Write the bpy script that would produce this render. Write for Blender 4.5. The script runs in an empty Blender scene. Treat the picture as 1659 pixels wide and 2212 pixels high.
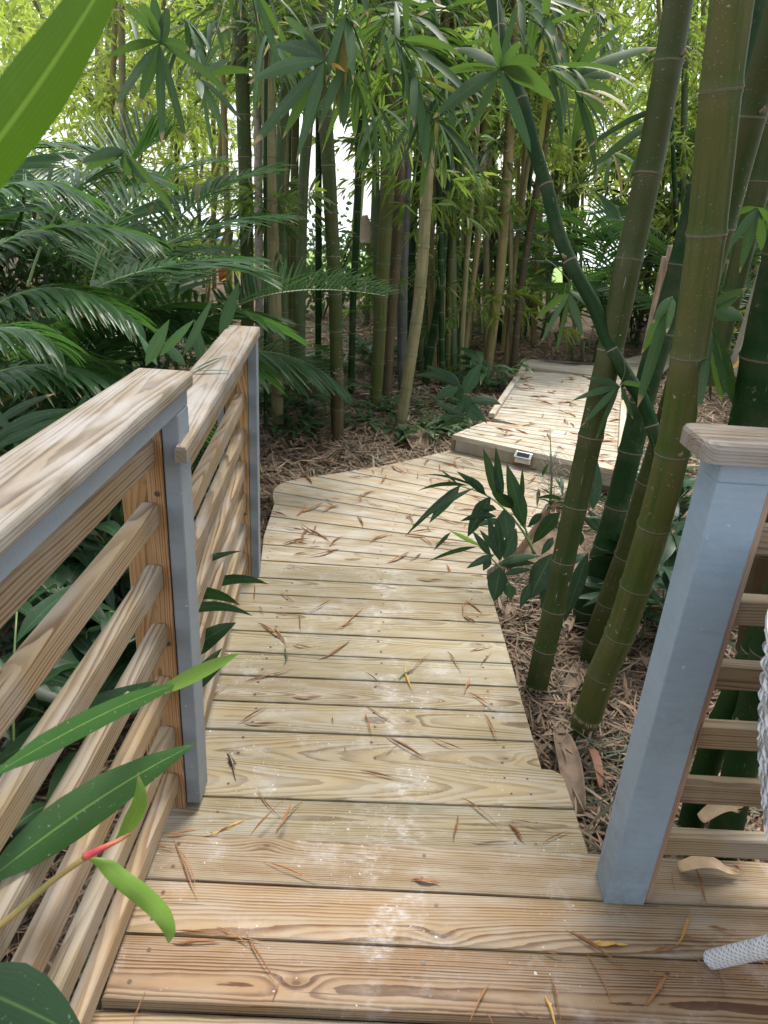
import bpy, math, random
import numpy as np
from mathutils import Vector as V, Matrix

random.seed(7)
RNG = np.random.default_rng(11)
sc = bpy.context.scene
col = sc.collection

# ------------------------------------------------------------------ camera
F, CX, CY, H = 1534.0, 829.5, 1106.0, 1.58          # focal length and centre in a 1659 x 2212 frame, eye height
down = V((600 - CX, 4580 - CY, F)).normalized()
fw = V((866 - CX, 430 - CY, F)); fw -= fw.dot(down) * down; fw.normalize()
rt = down.cross(fw)
R = Matrix((rt, fw, -down))                          # camera axes (x right, y down, z forward) -> world
CAM = V((0, 0, H))
cam = bpy.data.cameras.new('camera'); camo = bpy.data.objects.new('camera', cam); col.objects.link(camo)
cam.sensor_fit = 'VERTICAL'; cam.lens = 24.0; cam.sensor_height = 24.0 * 2212 / F; cam.sensor_width = cam.sensor_height
cam.clip_start = 0.02; cam.clip_end = 3000
rx, ry, rz = R @ V((1, 0, 0)), R @ V((0, -1, 0)), R @ V((0, 0, -1))
m = Matrix((rx, ry, rz)).transposed().to_4x4(); m.translation = CAM
camo.matrix_world = m
cam.dof.use_dof = True; cam.dof.focus_distance = 2.6; cam.dof.aperture_fstop = 8.0
sc.camera = camo

# ------------------------------------------------------------------ light
SUN_EL, SUN_AZ = math.radians(62), math.radians(20)   # azimuth clockwise from +Y
w = bpy.data.worlds.new('World'); sc.world = w; w.use_nodes = True
nt = w.node_tree; bg = nt.nodes['Background']; sky = nt.nodes.new('ShaderNodeTexSky')
sky.sky_type = 'NISHITA'; sky.sun_disc = False; sky.sun_elevation = SUN_EL; sky.sun_rotation = SUN_AZ
sky.air_density = 1.0; sky.dust_density = 1.5; sky.ozone_density = 1.0
hs = nt.nodes.new('ShaderNodeHueSaturation'); hs.inputs['Saturation'].default_value = .45   # thin white overcast
nt.links.new(sky.outputs[0], hs.inputs['Color']); mx_ = nt.nodes.new('ShaderNodeMix'); mx_.data_type = 'RGBA'; mx_.inputs[0].default_value = .32; mx_.inputs[7].default_value = (7.5, 7.8, 8.0, 1)   # bright cloud veil
nt.links.new(hs.outputs[0], mx_.inputs[6]); nt.links.new(mx_.outputs[2], bg.inputs[0]); bg.inputs[1].default_value = 0.12
sun = bpy.data.lights.new('sun', 'SUN'); suno = bpy.data.objects.new('sun', sun); col.objects.link(suno)
sun.energy = 2.3; sun.angle = math.radians(18); sun.color = (1.0, 0.95, 0.87)
sd = V((math.sin(SUN_AZ) * math.cos(SUN_EL), math.cos(SUN_AZ) * math.cos(SUN_EL), math.sin(SUN_EL)))
suno.rotation_euler = sd.to_track_quat('Z', 'Y').to_euler()
sc.view_settings.view_transform = 'Standard'; sc.view_settings.look = 'None'
sc.view_settings.exposure = 1.33; sc.view_settings.gamma = 1.0
try:
    sc.cycles.max_bounces = 8; sc.cycles.transparent_max_bounces = 8; sc.cycles.use_denoising = True
    sc.cycles.caustics_reflective = False; sc.cycles.caustics_refractive = False
except Exception: pass

# ------------------------------------------------------------------ pixel -> world (for measuring places off the photograph)
def ray(x, y): return R @ V((x - CX, y - CY, F))
def P(x, y, z=0.0):
    r = ray(x, y); return CAM + r * ((z - H) / r.z)
def PY(x, y, Y):
    r = ray(x, y); return CAM + r * (Y / r.y)
def PX(x, y, X):
    r = ray(x, y); return CAM + r * (X / r.x)
def PD(x, y, d): return CAM + ray(x, y) * (d / F)       # d = depth along the view axis
def depth(p): return (R.transposed() @ (V(p) - CAM)).z
def sstep(a, b, x):
    t = min(1, max(0, (x - a) / (b - a))); return t * t * (3 - 2 * t)
def gz(x, y):                                            # ground height
    z = -0.24 + 0.12 * sstep(4.2, 7.5, y)
    z -= 0.12 * sstep(-0.5, -0.9, x) * sstep(3.6, 2.6, y)
    z += 0.035 * math.sin(x * 2.3 + 1) * math.sin(y * 1.9) + 0.02 * math.sin(x * 5.1) * math.cos(y * 4.3)
    if y > 14: z = z * (1 - sstep(14, 20, y)) - 0.12 * sstep(14, 20, y)
    return z
def PG(x, y):                                            # pixel on the ground
    z = -0.2
    for _ in range(12):
        p = P(x, y, z); z = 0.5 * z + 0.5 * gz(p.x, p.y)
    return P(x, y, z)

# ------------------------------------------------------------------ mesh helper
class MB:
    def __init__(s): s.v = []; s.f = []; s.g = []; s.r = []; s.m = []
    def vert(s, co, g=(0, 0, 0), r=(0, 0, 0)):
        s.v.append((co[0], co[1], co[2])); s.g.append((g[0], g[1], g[2])); s.r.append((r[0], r[1], r[2])); return len(s.v) - 1
    def face(s, idx, mi=0): s.f.append(tuple(idx)); s.m.append(mi)
    def mesh(s, name, mats, smooth=False):
        me = bpy.data.meshes.new(name); me.from_pydata(s.v, [], s.f)
        for mt in (mats if isinstance(mats, (list, tuple)) else [mats]): me.materials.append(mt)
        a = me.attributes.new('gp', 'FLOAT_VECTOR', 'POINT'); a.data.foreach_set('vector', np.array(s.g, dtype=np.float32).ravel())
        a = me.attributes.new('rn', 'FLOAT_VECTOR', 'POINT'); a.data.foreach_set('vector', np.array(s.r, dtype=np.float32).ravel())
        me.polygons.foreach_set('material_index', s.m)
        if smooth: me.polygons.foreach_set('use_smooth', [True] * len(s.f))
        me.update(); return me
    def build(s, name, mats, parent=None, smooth=False): return link(name, s.mesh(name, mats, smooth), parent)
def link(name, me, parent=None):
    o = bpy.data.objects.new(name, me); col.objects.link(o)
    if parent is not None: o.parent = parent
    return o
def tag(o, label=None, cat=None, group=None, kind=None):
    if label: o['label'] = label
    if cat: o['category'] = cat
    if group: o['group'] = group
    if kind: o['kind'] = kind
    return o
def empty(name, loc=(0, 0, 0)):
    o = bpy.data.objects.new(name, None); o.location = loc; col.objects.link(o); o.empty_display_size = .05; return o
def thing(name, label, cat, loc=(0, 0, 0), group=None): return tag(empty(name, loc), label, cat, group)
def rel(ch, parent):                                     # a child built in world coordinates under an offset empty
    ch.matrix_parent_inverse = Matrix.Translation(parent.location).inverted(); return ch
def r3(): return (random.random(), random.random(), random.random())

# ------------------------------------------------------------------ materials
class G:
    def __init__(s, name):
        s.mat = bpy.data.materials.new(name); s.mat.use_nodes = True; s.t = s.mat.node_tree
        s.b = s.t.nodes['Principled BSDF']; s.out = s.t.nodes['Material Output']
    def n(s, ty, **kw):
        x = s.t.nodes.new(ty)
        for k, v in kw.items(): setattr(x, k, v)
        return x
    def put(s, inp, v):
        if hasattr(v, 'is_linked') or hasattr(v, 'links'): s.t.links.new(v, inp)
        elif isinstance(v, (tuple, list)) and len(v) == 3 and inp.type == 'RGBA': inp.default_value = (*v, 1)
        else: inp.default_value = v
    def M(s, op, a, b=0.0, c=0.0, clamp=False):
        x = s.n('ShaderNodeMath', operation=op, use_clamp=clamp)
        s.put(x.inputs[0], a); s.put(x.inputs[1], b); s.put(x.inputs[2], c); return x.outputs[0]
    def ss(s, a, b, x):
        n = s.n('ShaderNodeMapRange', interpolation_type='SMOOTHSTEP')
        s.put(n.inputs[0], x); s.put(n.inputs[1], a); s.put(n.inputs[2], b); n.inputs[3].default_value = 0; n.inputs[4].default_value = 1
        return n.outputs[0]
    def mix(s, f, a, b, blend='MIX'):
        n = s.n('ShaderNodeMix', data_type='RGBA', blend_type=blend); s.put(n.inputs[0], f); s.put(n.inputs[6], a); s.put(n.inputs[7], b)
        return n.outputs[2]
    def attr(s, name):
        a = s.n('ShaderNodeAttribute', attribute_name=name); q = s.n('ShaderNodeSeparateXYZ'); s.t.links.new(a.outputs['Vector'], q.inputs[0])
        return q.outputs[0], q.outputs[1], q.outputs[2]
    def xyz(s, x, y, z):
        c = s.n('ShaderNodeCombineXYZ'); s.put(c.inputs[0], x); s.put(c.inputs[1], y); s.put(c.inputs[2], z); return c.outputs[0]
    def noise(s, vec, scale=1.0, detail=3, rough=.55, out=0):
        n = s.n('ShaderNodeTexNoise'); s.t.links.new(vec, n.inputs['Vector']); n.inputs['Scale'].default_value = scale
        n.inputs['Detail'].default_value = detail; n.inputs['Roughness'].default_value = rough; return n.outputs[out]
    def pos(s): return s.n('ShaderNodeNewGeometry').outputs['Position']
    def bump(s, h, st=.3, dist=.002):
        b = s.n('ShaderNodeBump'); b.inputs['Strength'].default_value = st; b.inputs['Distance'].default_value = dist
        s.t.links.new(h, b.inputs['Height']); s.t.links.new(b.outputs[0], s.b.inputs['Normal'])
    def base(s, c): s.put(s.b.inputs['Base Color'], c)
    def rough(s, v): s.put(s.b.inputs['Roughness'], v)

def wood_mat(name, early, late, weather=.35, contrast=.8, wcol=(.50, .46, .39), stain=0.0, ring=.0056, slope=.05, warp=.024):
    g = G(name); u, v, ww = g.attr('gp'); a, b, c = g.attr('rn')
    uk = g.M('MULTIPLY_ADD', b, 1.2, -.6); vk = g.M('MULTIPLY_ADD', a, .1, -.05)
    du = g.M('MULTIPLY', g.M('SUBTRACT', u, uk), .45); dv = g.M('SUBTRACT', v, vk)
    kd = g.M('SQRT', g.M('ADD', g.M('MULTIPLY', du, du), g.M('MULTIPLY', dv, dv)))
    kw = g.M('EXPONENT', g.M('MULTIPLY', g.M('MULTIPLY', kd, kd), -1600.0))
    p1 = g.xyz(g.M('MULTIPLY_ADD', a, 31.0, g.M('MULTIPLY', u, 1.6)), g.M('MULTIPLY_ADD', b, 17.0, g.M('MULTIPLY', v, 7.0)), g.M('MULTIPLY', ww, 7.0))
    n1 = g.noise(p1, 1.0, 2)
    p2 = g.xyz(g.M('MULTIPLY', u, 9.0), g.M('MULTIPLY_ADD', c, 9.0, g.M('MULTIPLY', v, 60.0)), g.M('MULTIPLY', ww, 60.0))
    n2 = g.noise(p2, 1.0, 3)
    v0 = g.M('MULTIPLY_ADD', a, .16, -.08); w0 = g.M('ADD', g.M('MULTIPLY_ADD', b, -.10, -.034), g.M('MULTIPLY', u, g.M('MULTIPLY_ADD', c, slope * 2, -slope)))
    x = g.M('SUBTRACT', v, v0); y = g.M('SUBTRACT', ww, w0)
    rr = g.M('SQRT', g.M('ADD', g.M('MULTIPLY', x, x), g.M('MULTIPLY', y, y)))
    rr = g.M('ADD', rr, g.M('MULTIPLY', n1, warp)); rr = g.M('ADD', rr, g.M('MULTIPLY', n2, .0035)); rr = g.M('ADD', rr, g.M('MULTIPLY', g.M('MULTIPLY', kw, g.ss(.5, .6, c)), .011))
    q = g.M('MULTIPLY', rr, 1.0 / ring); fr = g.M('FRACT', q); idn = g.M('FLOOR', q)
    late_f = g.M('MULTIPLY', g.ss(.25, .86, fr), g.M('SUBTRACT', 1.0, g.ss(.93, 1.0, fr)))
    wn = g.n('ShaderNodeTexWhiteNoise', noise_dimensions='1D'); g.t.links.new(idn, wn.inputs['W'])
    late_f = g.M('MULTIPLY', late_f, g.M('MULTIPLY_ADD', wn.outputs[0], .7, .4), clamp=True)
    big = g.noise(g.xyz(g.M('MULTIPLY_ADD', c, 13., g.M('MULTIPLY', u, 2.2)), g.M('MULTIPLY_ADD', a, 40., g.M('MULTIPLY', v, 9.)), ww), 1.0, 3)
    fac = g.M('MULTIPLY', late_f, g.M('MULTIPLY_ADD', big, contrast * 1.3, contrast * .25), clamp=True)
    cc = g.mix(fac, early, late)
    hue = g.mix(a, (1.08, .98, .86), (.93, 1.0, 1.02)); cc = g.mix(.7, cc, hue, 'MULTIPLY')
    val = g.M('MULTIPLY_ADD', b, .26, .87); vc = g.xyz(val, val, val); cc = g.mix(1.0, cc, vc, 'MULTIPLY')
    fine = g.noise(g.xyz(g.M('MULTIPLY', u, 14.), g.M('MULTIPLY_ADD', b, 30., g.M('MULTIPLY', v, 420.)), g.M('MULTIPLY', ww, 420.)), 1.0, 2, .7)
    wf = g.M('MULTIPLY', g.ss(.35, .75, g.noise(g.xyz(g.M('MULTIPLY_ADD', a, 7., g.M('MULTIPLY', u, 5.)), g.M('MULTIPLY', v, 22.), c), 1.0, 4)), weather * 1.7, clamp=True)
    cc = g.mix(g.M('MULTIPLY', wf, g.M('SUBTRACT', 1.15, g.M('MULTIPLY', late_f, .55)), clamp=True), cc, wcol)
    dk = g.M('MULTIPLY', g.ss(.55, .8, fine), .30); cc = g.mix(dk, cc, (.16, .11, .07))
    # grey-green algae along the board edges, in patches
    ed = g.ss(.045, .07, g.M('ABSOLUTE', v)); al = g.M('MULTIPLY', ed, g.ss(.42, .7, big)); cc = g.mix(g.M('MULTIPLY', al, .38), cc, (.13, .125, .07))
    # knot
    kn = g.M('SUBTRACT', 1.0, g.ss(.003, .006, kd)); cc = g.mix(g.M('MULTIPLY', kn, g.M('MULTIPLY', g.ss(.5, .6, c), .8)), cc, (.09, .05, .028))
    halo = g.M('MULTIPLY', g.M('MULTIPLY', g.M('SUBTRACT', 1.0, g.ss(.008, .02, kd)), g.ss(.5, .6, c)), .35); cc = g.mix(halo, cc, late)
    # drying cracks: thin dark streaks along the grain
    ck = g.noise(g.xyz(g.M('MULTIPLY_ADD', c, 23., g.M('MULTIPLY', u, 3.5)), g.M('MULTIPLY_ADD', a, 50., g.M('MULTIPLY', v, 150.)), g.M('MULTIPLY', ww, 150.)), 1.0, 1, .5)
    cr = g.ss(.72, .76, ck); cc = g.mix(g.M('MULTIPLY', cr, .75), cc, (.05, .035, .022))
    if stain:
        q = g.n('ShaderNodeSeparateXYZ'); po = g.pos(); g.t.links.new(po, q.inputs[0])
        dx = g.M('DIVIDE', g.M('SUBTRACT', q.outputs[0], g.M('MULTIPLY_ADD', q.outputs[1], -.035, .14)), .10)
        ms = g.M('EXPONENT', g.M('MULTIPLY', g.M('MULTIPLY', dx, dx), -1.0))
        s1 = g.noise(po, 7.0, 3); s2 = g.noise(g.xyz(g.M('MULTIPLY', q.outputs[0], 30.), g.M('MULTIPLY', q.outputs[1], 75.), 0.0), 1.0, 5, .75)
        m1 = g.M('MULTIPLY', g.ss(.47, .66, s1), g.ss(.38, .78, s2)); m1 = g.M('MULTIPLY', m1, ms)
        sp = g.M('MULTIPLY', g.ss(.72, .75, g.noise(po, 95.0, 1)), g.ss(.48, .6, g.noise(po, 5.0, 1)))
        film = g.M('MULTIPLY', g.ss(.52, .75, g.noise(po, 5.0, 5, .75)), .2)
        mm = g.M('ADD', g.M('MULTIPLY', m1, stain), g.M('ADD', g.M('MULTIPLY', sp, .55), film), clamp=True)
        cc = g.mix(mm, cc, (.72, .73, .76))
    g.base(cc); g.rough(g.M('MULTIPLY_ADD', fine, .25, .58)); g.b.inputs['Specular IOR Level'].default_value = .3
    g.bump(g.M('ADD', g.M('MULTIPLY', late_f, .5), g.M('SUBTRACT', g.M('MULTIPLY', fine, -.5), g.M('MULTIPLY', cr, 1.5))), .5, .0015)
    return g.mat

W_NEAR = wood_mat('wood_deck_near', (0.306, 0.225, 0.135), (0.1215, 0.0612, 0.0288), .30, 1.25, wcol=(0.333, 0.3015, 0.252), stain=.7)
W_MID = wood_mat('wood_deck_mid', (0.297, 0.2385, 0.1395), (0.1305, 0.09, 0.0495), .42, 1.15, wcol=(0.333, 0.3105, 0.2565), stain=.6)
W_DIAG = wood_mat('wood_deck_diagonal', (0.3348, 0.2651, 0.1721), (0.1767, 0.1209, 0.0744), .55, .8, wcol=(0.3999, 0.3674, 0.3162), stain=.0)
W_FAR = wood_mat('wood_deck_far', (0.4171, 0.3492, 0.2522), (0.2522, 0.194, 0.1261), .75, .7, wcol=(0.5044, 0.4704, 0.4123))
W_RAIL = wood_mat('wood_rail', (0.288, 0.216, 0.128), (0.12, 0.064, 0.0304), .30, 1.1, wcol=(0.32, 0.296, 0.272), ring=.0075)
W_CAP = wood_mat('wood_cap', (.225, .18, .132), (.095, .066, .045), .65, 1.1, wcol=(.27, .25, .23), ring=.0052, slope=.02, warp=.011)
W_FRONT = wood_mat('wood_deck_front', (.285, .185, .105), (.085, .038, .018), .22, 1.5, wcol=(.34, .29, .23), stain=.7, slope=.015, ring=.0048, warp=.010)
W_SECOND = wood_mat('wood_deck_second', (.30, .21, .12), (.12, .06, .028), .3, 1.2, wcol=(.35, .31, .25), stain=.7, slope=.02, ring=.005, warp=.013)
W_NAIL = wood_mat('wood_nailer', (.34, .20, .09), (.14, .065, .026), .08, 1.0, ring=.005)

def paint_mat(name, c):
    g = G(name); po = g.pos(); n = g.noise(po, 14, 4); n2 = g.noise(po, 120, 3)
    cc = g.mix(g.M('MULTIPLY', g.ss(.3, .8, n), .5), c, tuple(x * .8 for x in c))
    q = g.n('ShaderNodeSeparateXYZ'); g.t.links.new(po, q.inputs[0])
    ck = g.noise(g.xyz(g.M('MULTIPLY', q.outputs[0], 130.), g.M('MULTIPLY', q.outputs[1], 130.), g.M('MULTIPLY', q.outputs[2], 2.5)), 1.0, 2)
    cr = g.ss(.735, .75, ck); cc = g.mix(g.M('MULTIPLY', cr, .8), cc, (.05, .06, .07))
    chip = g.ss(.735, .745, g.noise(po, 55, 2)); cc = g.mix(g.M('MULTIPLY', chip, .5), cc, (.55, .53, .48))
    gr = g.noise(g.xyz(g.M('MULTIPLY', q.outputs[0], 12.), g.M('MULTIPLY', q.outputs[1], 12.), g.M('MULTIPLY', q.outputs[2], 60.)), 1.0, 3)
    cc = g.mix(g.M('MULTIPLY', g.ss(.4, .75, gr), .22), cc, tuple(x * .62 for x in c)); cc = g.mix(g.M('MULTIPLY', g.ss(.55, .8, n2), .18), cc, tuple(min(1, x * 1.5) for x in c))
    dirt = g.M('MULTIPLY', g.M('SUBTRACT', 1.0, g.ss(.0, .22, q.outputs[2])), g.ss(.35, .65, g.noise(po, 22, 4, .65))); dirt = g.M('ADD', g.M('MULTIPLY', dirt, .55), g.M('MULTIPLY', g.ss(.55, .75, g.noise(po, 7, 5, .7)), .3), clamp=True)
    cc = g.mix(dirt, cc, (.15, .16, .13))
    g.base(cc); g.rough(.5); g.bump(g.M('ADD', g.M('MULTIPLY', gr, 1.4), g.M('SUBTRACT', n2, g.M('MULTIPLY', cr, 3.))), .35, .0015)
    return g.mat
PAINT = paint_mat('blue_grey_paint', (.245, .325, .40)); PAINTL = paint_mat('grey_paint', (.19, .225, .255))

def bamboo_mat(name, c1, c2, young, lichen=.3, pale=(.30, .27, .19), gloss=.38):
    g = G(name); s, an, nd = g.attr('gp'); a, b, c = g.attr('rn')
    po = g.pos()
    st = g.noise(g.xyz(g.M('MULTIPLY', s, 2.0), g.M('MULTIPLY_ADD', a, 9.0, g.M('MULTIPLY', an, 7.0)), b), 1.0, 4)
    bl = g.noise(po, 6.0, 4, .6)
    cc = g.mix(g.ss(.3, .7, bl), c1, c2)
    cc = g.mix(g.M('MULTIPLY', g.ss(.45, .62, st), .7), cc, young)
    cc = g.mix(g.M('MULTIPLY', g.ss(.55, .8, g.noise(g.xyz(g.M('MULTIPLY', s, 3.), g.M('MULTIPLY', an, 22.), a), 1.0, 3)), .35), cc, tuple(x * .5 for x in c1))
    # green band just above and waxy bloom just below each node
    up = g.M('MULTIPLY', g.ss(0.0, .004, nd), g.M('SUBTRACT', 1.0, g.ss(.01, .09, nd)))
    dn = g.M('MULTIPLY', g.ss(-.06, -.004, nd), g.M('SUBTRACT', 1.0, g.ss(-.003, .0, nd)))
    cc = g.mix(g.M('MULTIPLY', up, .4), cc, young); cc = g.mix(g.M('MULTIPLY', dn, .07), cc, pale)
    f1 = g.noise(po, 130.0, 3, .6)
    ring = g.M('SUBTRACT', 1.0, g.ss(.0015, .0042, g.M('ABSOLUTE', nd))); cc = g.mix(g.M('MULTIPLY', ring, g.M('MULTIPLY_ADD', f1, 1.2, .1)), cc, pale)
    gr_ = g.M('SUBTRACT', 1.0, g.ss(.0006, .0022, g.M('ABSOLUTE', g.M('ADD', nd, .0036)))); cc = g.mix(g.M('MULTIPLY', gr_, .7), cc, (.02, .018, .01))
    lic = g.M('MULTIPLY', g.ss(.66, .69, g.noise(po, 42.0, 3, .65)), g.ss(.48, .62, g.noise(po, 4.0, 2)))
    dots = g.M('MULTIPLY', g.M('MULTIPLY', g.ss(.70, .74, g.noise(po, 230.0, 1)), .6), g.ss(.42, .62, g.noise(po, 9.0, 3)))
    cc = g.mix(g.M('MULTIPLY', g.M('ADD', lic, dots, clamp=True), lichen), cc, (.62, .62, .56))
    sc2 = g.noise(g.xyz(g.M('MULTIPLY', s, 9.), g.M('MULTIPLY_ADD', b, 20., g.M('MULTIPLY', an, 34.)), c), 1.0, 2, .6)
    cc = g.mix(g.M('MULTIPLY', g.M('MULTIPLY', g.ss(.70, .73, sc2), g.ss(.5, .6, bl)), .55), cc, (.5, .5, .44))
    cc = g.mix(g.M('MULTIPLY', g.ss(.5, .72, g.noise(po, 3.2, 5, .7)), .45), cc, (.10, .085, .055))
    g.base(cc); g.rough(g.M('MULTIPLY_ADD', bl, .35, gloss)); g.b.inputs['Specular IOR Level'].default_value = .2
    g.bump(g.M('ADD', f1, g.M('MULTIPLY', st, .6)), .25, .0012)
    return g.mat
B_OLIVE = bamboo_mat('bamboo_olive', (.040, .052, .011), (.056, .060, .018), (.020, .052, .009), .55)
B_OLIVE2 = bamboo_mat('bamboo_olive_light', (.072, .084, .018), (.094, .092, .028), (.036, .070, .012), .5)
B_DARK = bamboo_mat('bamboo_dark_green', (.005, .027, .004), (.010, .036, .006), (.005, .036, .004), .2, gloss=.42)
B_GREEN = bamboo_mat('bamboo_green', (0.0675, 0.0975, 0.045), (0.09, 0.105, 0.04875), (0.045, 0.09, 0.02625), .35)
B_TAN = bamboo_mat('bamboo_tan', (.27, .21, .09), (.22, .17, .075), (.16, .16, .055), .4)
B_MOTT = bamboo_mat('bamboo_mottled', (.20, .18, .085), (.27, .23, .13), (.13, .14, .05), .95)
B_GREY = bamboo_mat('bamboo_grey', (.075, .08, .075), (.12, .12, .11), (.04, .05, .04), .3)
B_BROWN = bamboo_mat('bamboo_brown', (0.105, 0.07, 0.0385), (0.077, 0.0595, 0.0315), (0.049, 0.0525, 0.021), .4)

def leaf_mat(name, c, tip=.6, rough=.38, trans=.32, mid=(.25, .34, .12), tcol=None, vein=.5, spots=0.0, midw=.06):
    g = G(name); u, v, x = g.attr('gp'); a, b, cc_ = g.attr('rn')
    po = g.pos(); n = g.noise(po, 18., 3)
    dark = tuple(q * .6 for q in c); lite = tuple(min(1, q * 1.5) for q in c)
    cc = g.mix(a, dark, lite); cc = g.mix(g.M('MULTIPLY', n, .4), cc, dark); cc = g.mix(g.M('MULTIPLY', g.ss(.52, .75, g.noise(po, 26., 4, .7)), .35), cc, lite)
    yel = g.ss(.95, .975, cc_); cc = g.mix(yel, cc, (.26, .19, .05))
    ve = g.M('MULTIPLY', g.ss(.5, .9, g.M('PINGPONG', g.M('MULTIPLY', v, 13.0), 1.0)), .38 * vein); cc = g.mix(ve, cc, lite)
    md = g.M('MULTIPLY', g.M('SUBTRACT', 1.0, g.ss(midw * .4, midw, g.M('ABSOLUTE', v))), vein); cc = g.mix(md, cc, mid)
    if tip:
        tb = g.M('ADD', u, g.M('MULTIPLY_ADD', n, .2, -.1)); tm = g.M('MULTIPLY', g.ss(.88, .95, tb), g.ss(1 - tip - .1, 1 - tip + .1, b))
        cc = g.mix(tm, cc, (.36, .22, .13))
    if spots:
        sp = g.M('MULTIPLY', g.ss(.66, .70, g.noise(po, 140., 3)), spots); cc = g.mix(sp, cc, (.35, .42, .36))
    g.base(cc); g.rough(rough); g.b.inputs['Specular IOR Level'].default_value = .27
    tr = g.n('ShaderNodeBsdfTranslucent'); tc = tcol or tuple(min(1, q * k) for q, k in zip(c, (2.6, 2.2, 1.3)))
    g.t.links.new(g.mix(.8, cc, tc), tr.inputs['Color'])
    mx = g.n('ShaderNodeMixShader'); mx.inputs[0].default_value = trans
    g.t.links.new(g.b.outputs[0], mx.inputs[1]); g.t.links.new(tr.outputs[0], mx.inputs[2]); g.t.links.new(mx.outputs[0], g.out.inputs[0])
    g.bump(g.M('ADD', g.M('MULTIPLY', g.M('PINGPONG', g.M('MULTIPLY', v, 9.), 1.), .4), n), .2, .001)
    return g.mat
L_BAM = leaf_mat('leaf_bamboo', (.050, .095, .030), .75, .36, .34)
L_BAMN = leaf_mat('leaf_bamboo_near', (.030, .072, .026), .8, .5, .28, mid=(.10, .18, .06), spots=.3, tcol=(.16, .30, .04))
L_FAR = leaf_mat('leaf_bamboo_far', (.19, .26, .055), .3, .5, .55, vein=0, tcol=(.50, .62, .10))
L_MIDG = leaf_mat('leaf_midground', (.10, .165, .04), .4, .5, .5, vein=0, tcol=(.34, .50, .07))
L_PALM = leaf_mat('leaf_palm', (.038, .092, .032), .25, .33, .38, mid=(.10, .18, .06), vein=.4, tcol=(.10, .24, .04))
L_GING = leaf_mat('leaf_ginger', (.015, .043, .016), .12, .42, .14, mid=(.07, .14, .04), vein=.7, spots=.25, tcol=(.10, .24, .03))
L_YOUNG = leaf_mat('leaf_young', (.15, .27, .045), .1, .35, .4, mid=(.22, .36, .09), tcol=(.28, .5, .06))
L_GINGN = leaf_mat('leaf_ginger_near', (.028, .078, .022), .12, .36, .25, mid=(.13, .22, .05), vein=1.0, spots=.4, tcol=(.14, .32, .03))
L_FORE = leaf_mat('leaf_foreground', (.055, .11, .008), 0, .4, .3, mid=(.20, .30, .05), vein=.9, tcol=(.10, .24, .012), midw=.1)
L_SHRUB = leaf_mat('leaf_shrub', (.05, .11, .045), .1, .4, .35, vein=.3, tcol=(.16, .32, .08))
L_DRY = leaf_mat('leaf_dry', (.27, .125, .055), 0, .6, .12, mid=(.40, .24, .12), vein=.4, tcol=(.4, .2, .08))
L_DRYY = leaf_mat('leaf_dry_yellow', (.55, .33, .09), 0, .6, .15, mid=(.6, .42, .18), vein=.4, tcol=(.5, .3, .08))
L_DRYG = leaf_mat('leaf_dry_green', (.085, .098, .06), 0, .6, .1, mid=(.2, .22, .12), vein=.4)
def litter_mat(k=1.0):
    g = G('leaf_litter'); a, b, c = g.attr('rn'); u, v, x = g.attr('gp')
    r = g.n('ShaderNodeValToRGB'); g.t.links.new(a, r.inputs[0]); e = r.color_ramp.elements
    pal = [(0, (.05, .032, .02)), (.2, (.12, .078, .046)), (.42, (.22, .15, .095)), (.62, (.33, .24, .155)), (.76, (.26, .15, .09)), (.86, (.20, .19, .14)), (.95, (.10, .12, .08)), (1, (.46, .38, .27))]
    pal = [(p, tuple(min(.8, x * k) for x in c)) for p, c in pal]
    e[0].position, e[0].color = 0, (*pal[0][1], 1); e[1].position, e[1].color = 1, (*pal[-1][1], 1)
    for p, cc in pal[1:-1]: q = e.new(p); q.color = (*cc, 1)
    cc = g.mix(g.M('MULTIPLY', b, .5), r.outputs[0], (.11, .07, .04)); g.base(cc); g.rough(.75)
    return g.mat
LITTER = litter_mat(.85); LITTER_SUNLIT = litter_mat(1.45)  # second copy is lighter dry tan, with sunlit brightness put into its colour
def plain(name, c, rough=.6, c2=None, sc_=12., metal=0, bump=.3):
    g = G(name); n = g.noise(g.pos(), sc_, 5, .6); g.base(g.mix(g.ss(.3, .7, n), c, c2 or tuple(x * .75 for x in c)))
    g.rough(rough); g.b.inputs['Metallic'].default_value = metal
    if bump: g.bump(n, bump, .004)
    return g.mat
SOIL = plain('soil', (.075, .048, .030), .95, (.16, .11, .07), 9., bump=.8)
LAWN = plain('lawn_grass', (.16, .26, .05), .9, (.22, .32, .07), 3.)
WATER = plain('lake_water', (.55, .62, .66), .12, (.5, .58, .64), .3, bump=0)
STEM = plain('stem_green', (.09, .15, .045), .45, (.12, .17, .05))
TWIG = plain('twig_brown', (.09, .07, .03), .8)
TWIGG = plain('twig_green', (.05, .065, .02), .8)
STEMRED = plain('stem_red', (.40, .03, .06), .4, (.40, .20, .06), 25.)
SHEATH = plain('sheath_tan', (.25, .175, .115), .8, (.12, .085, .06), 16.)
SHEATHP = plain('sheath_pale', (.62, .45, .28), .8, (.50, .34, .2), 30.)
TRUNK = plain('palm_trunk', (.26, .22, .17), .9, (.16, .14, .10), 30.)
METAL = plain('brushed_steel', (.62, .62, .60), .3, metal=1.0, bump=0)
PANEL = plain('solar_panel', (.012, .014, .02), .15, bump=0)
LENS = plain('frosted_lens', (.55, .55, .52), .35, bump=0)
SCREW = plain('screw_metal', (.05, .035, .025), .5, (.10, .045, .02), 60., bump=0)
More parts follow.
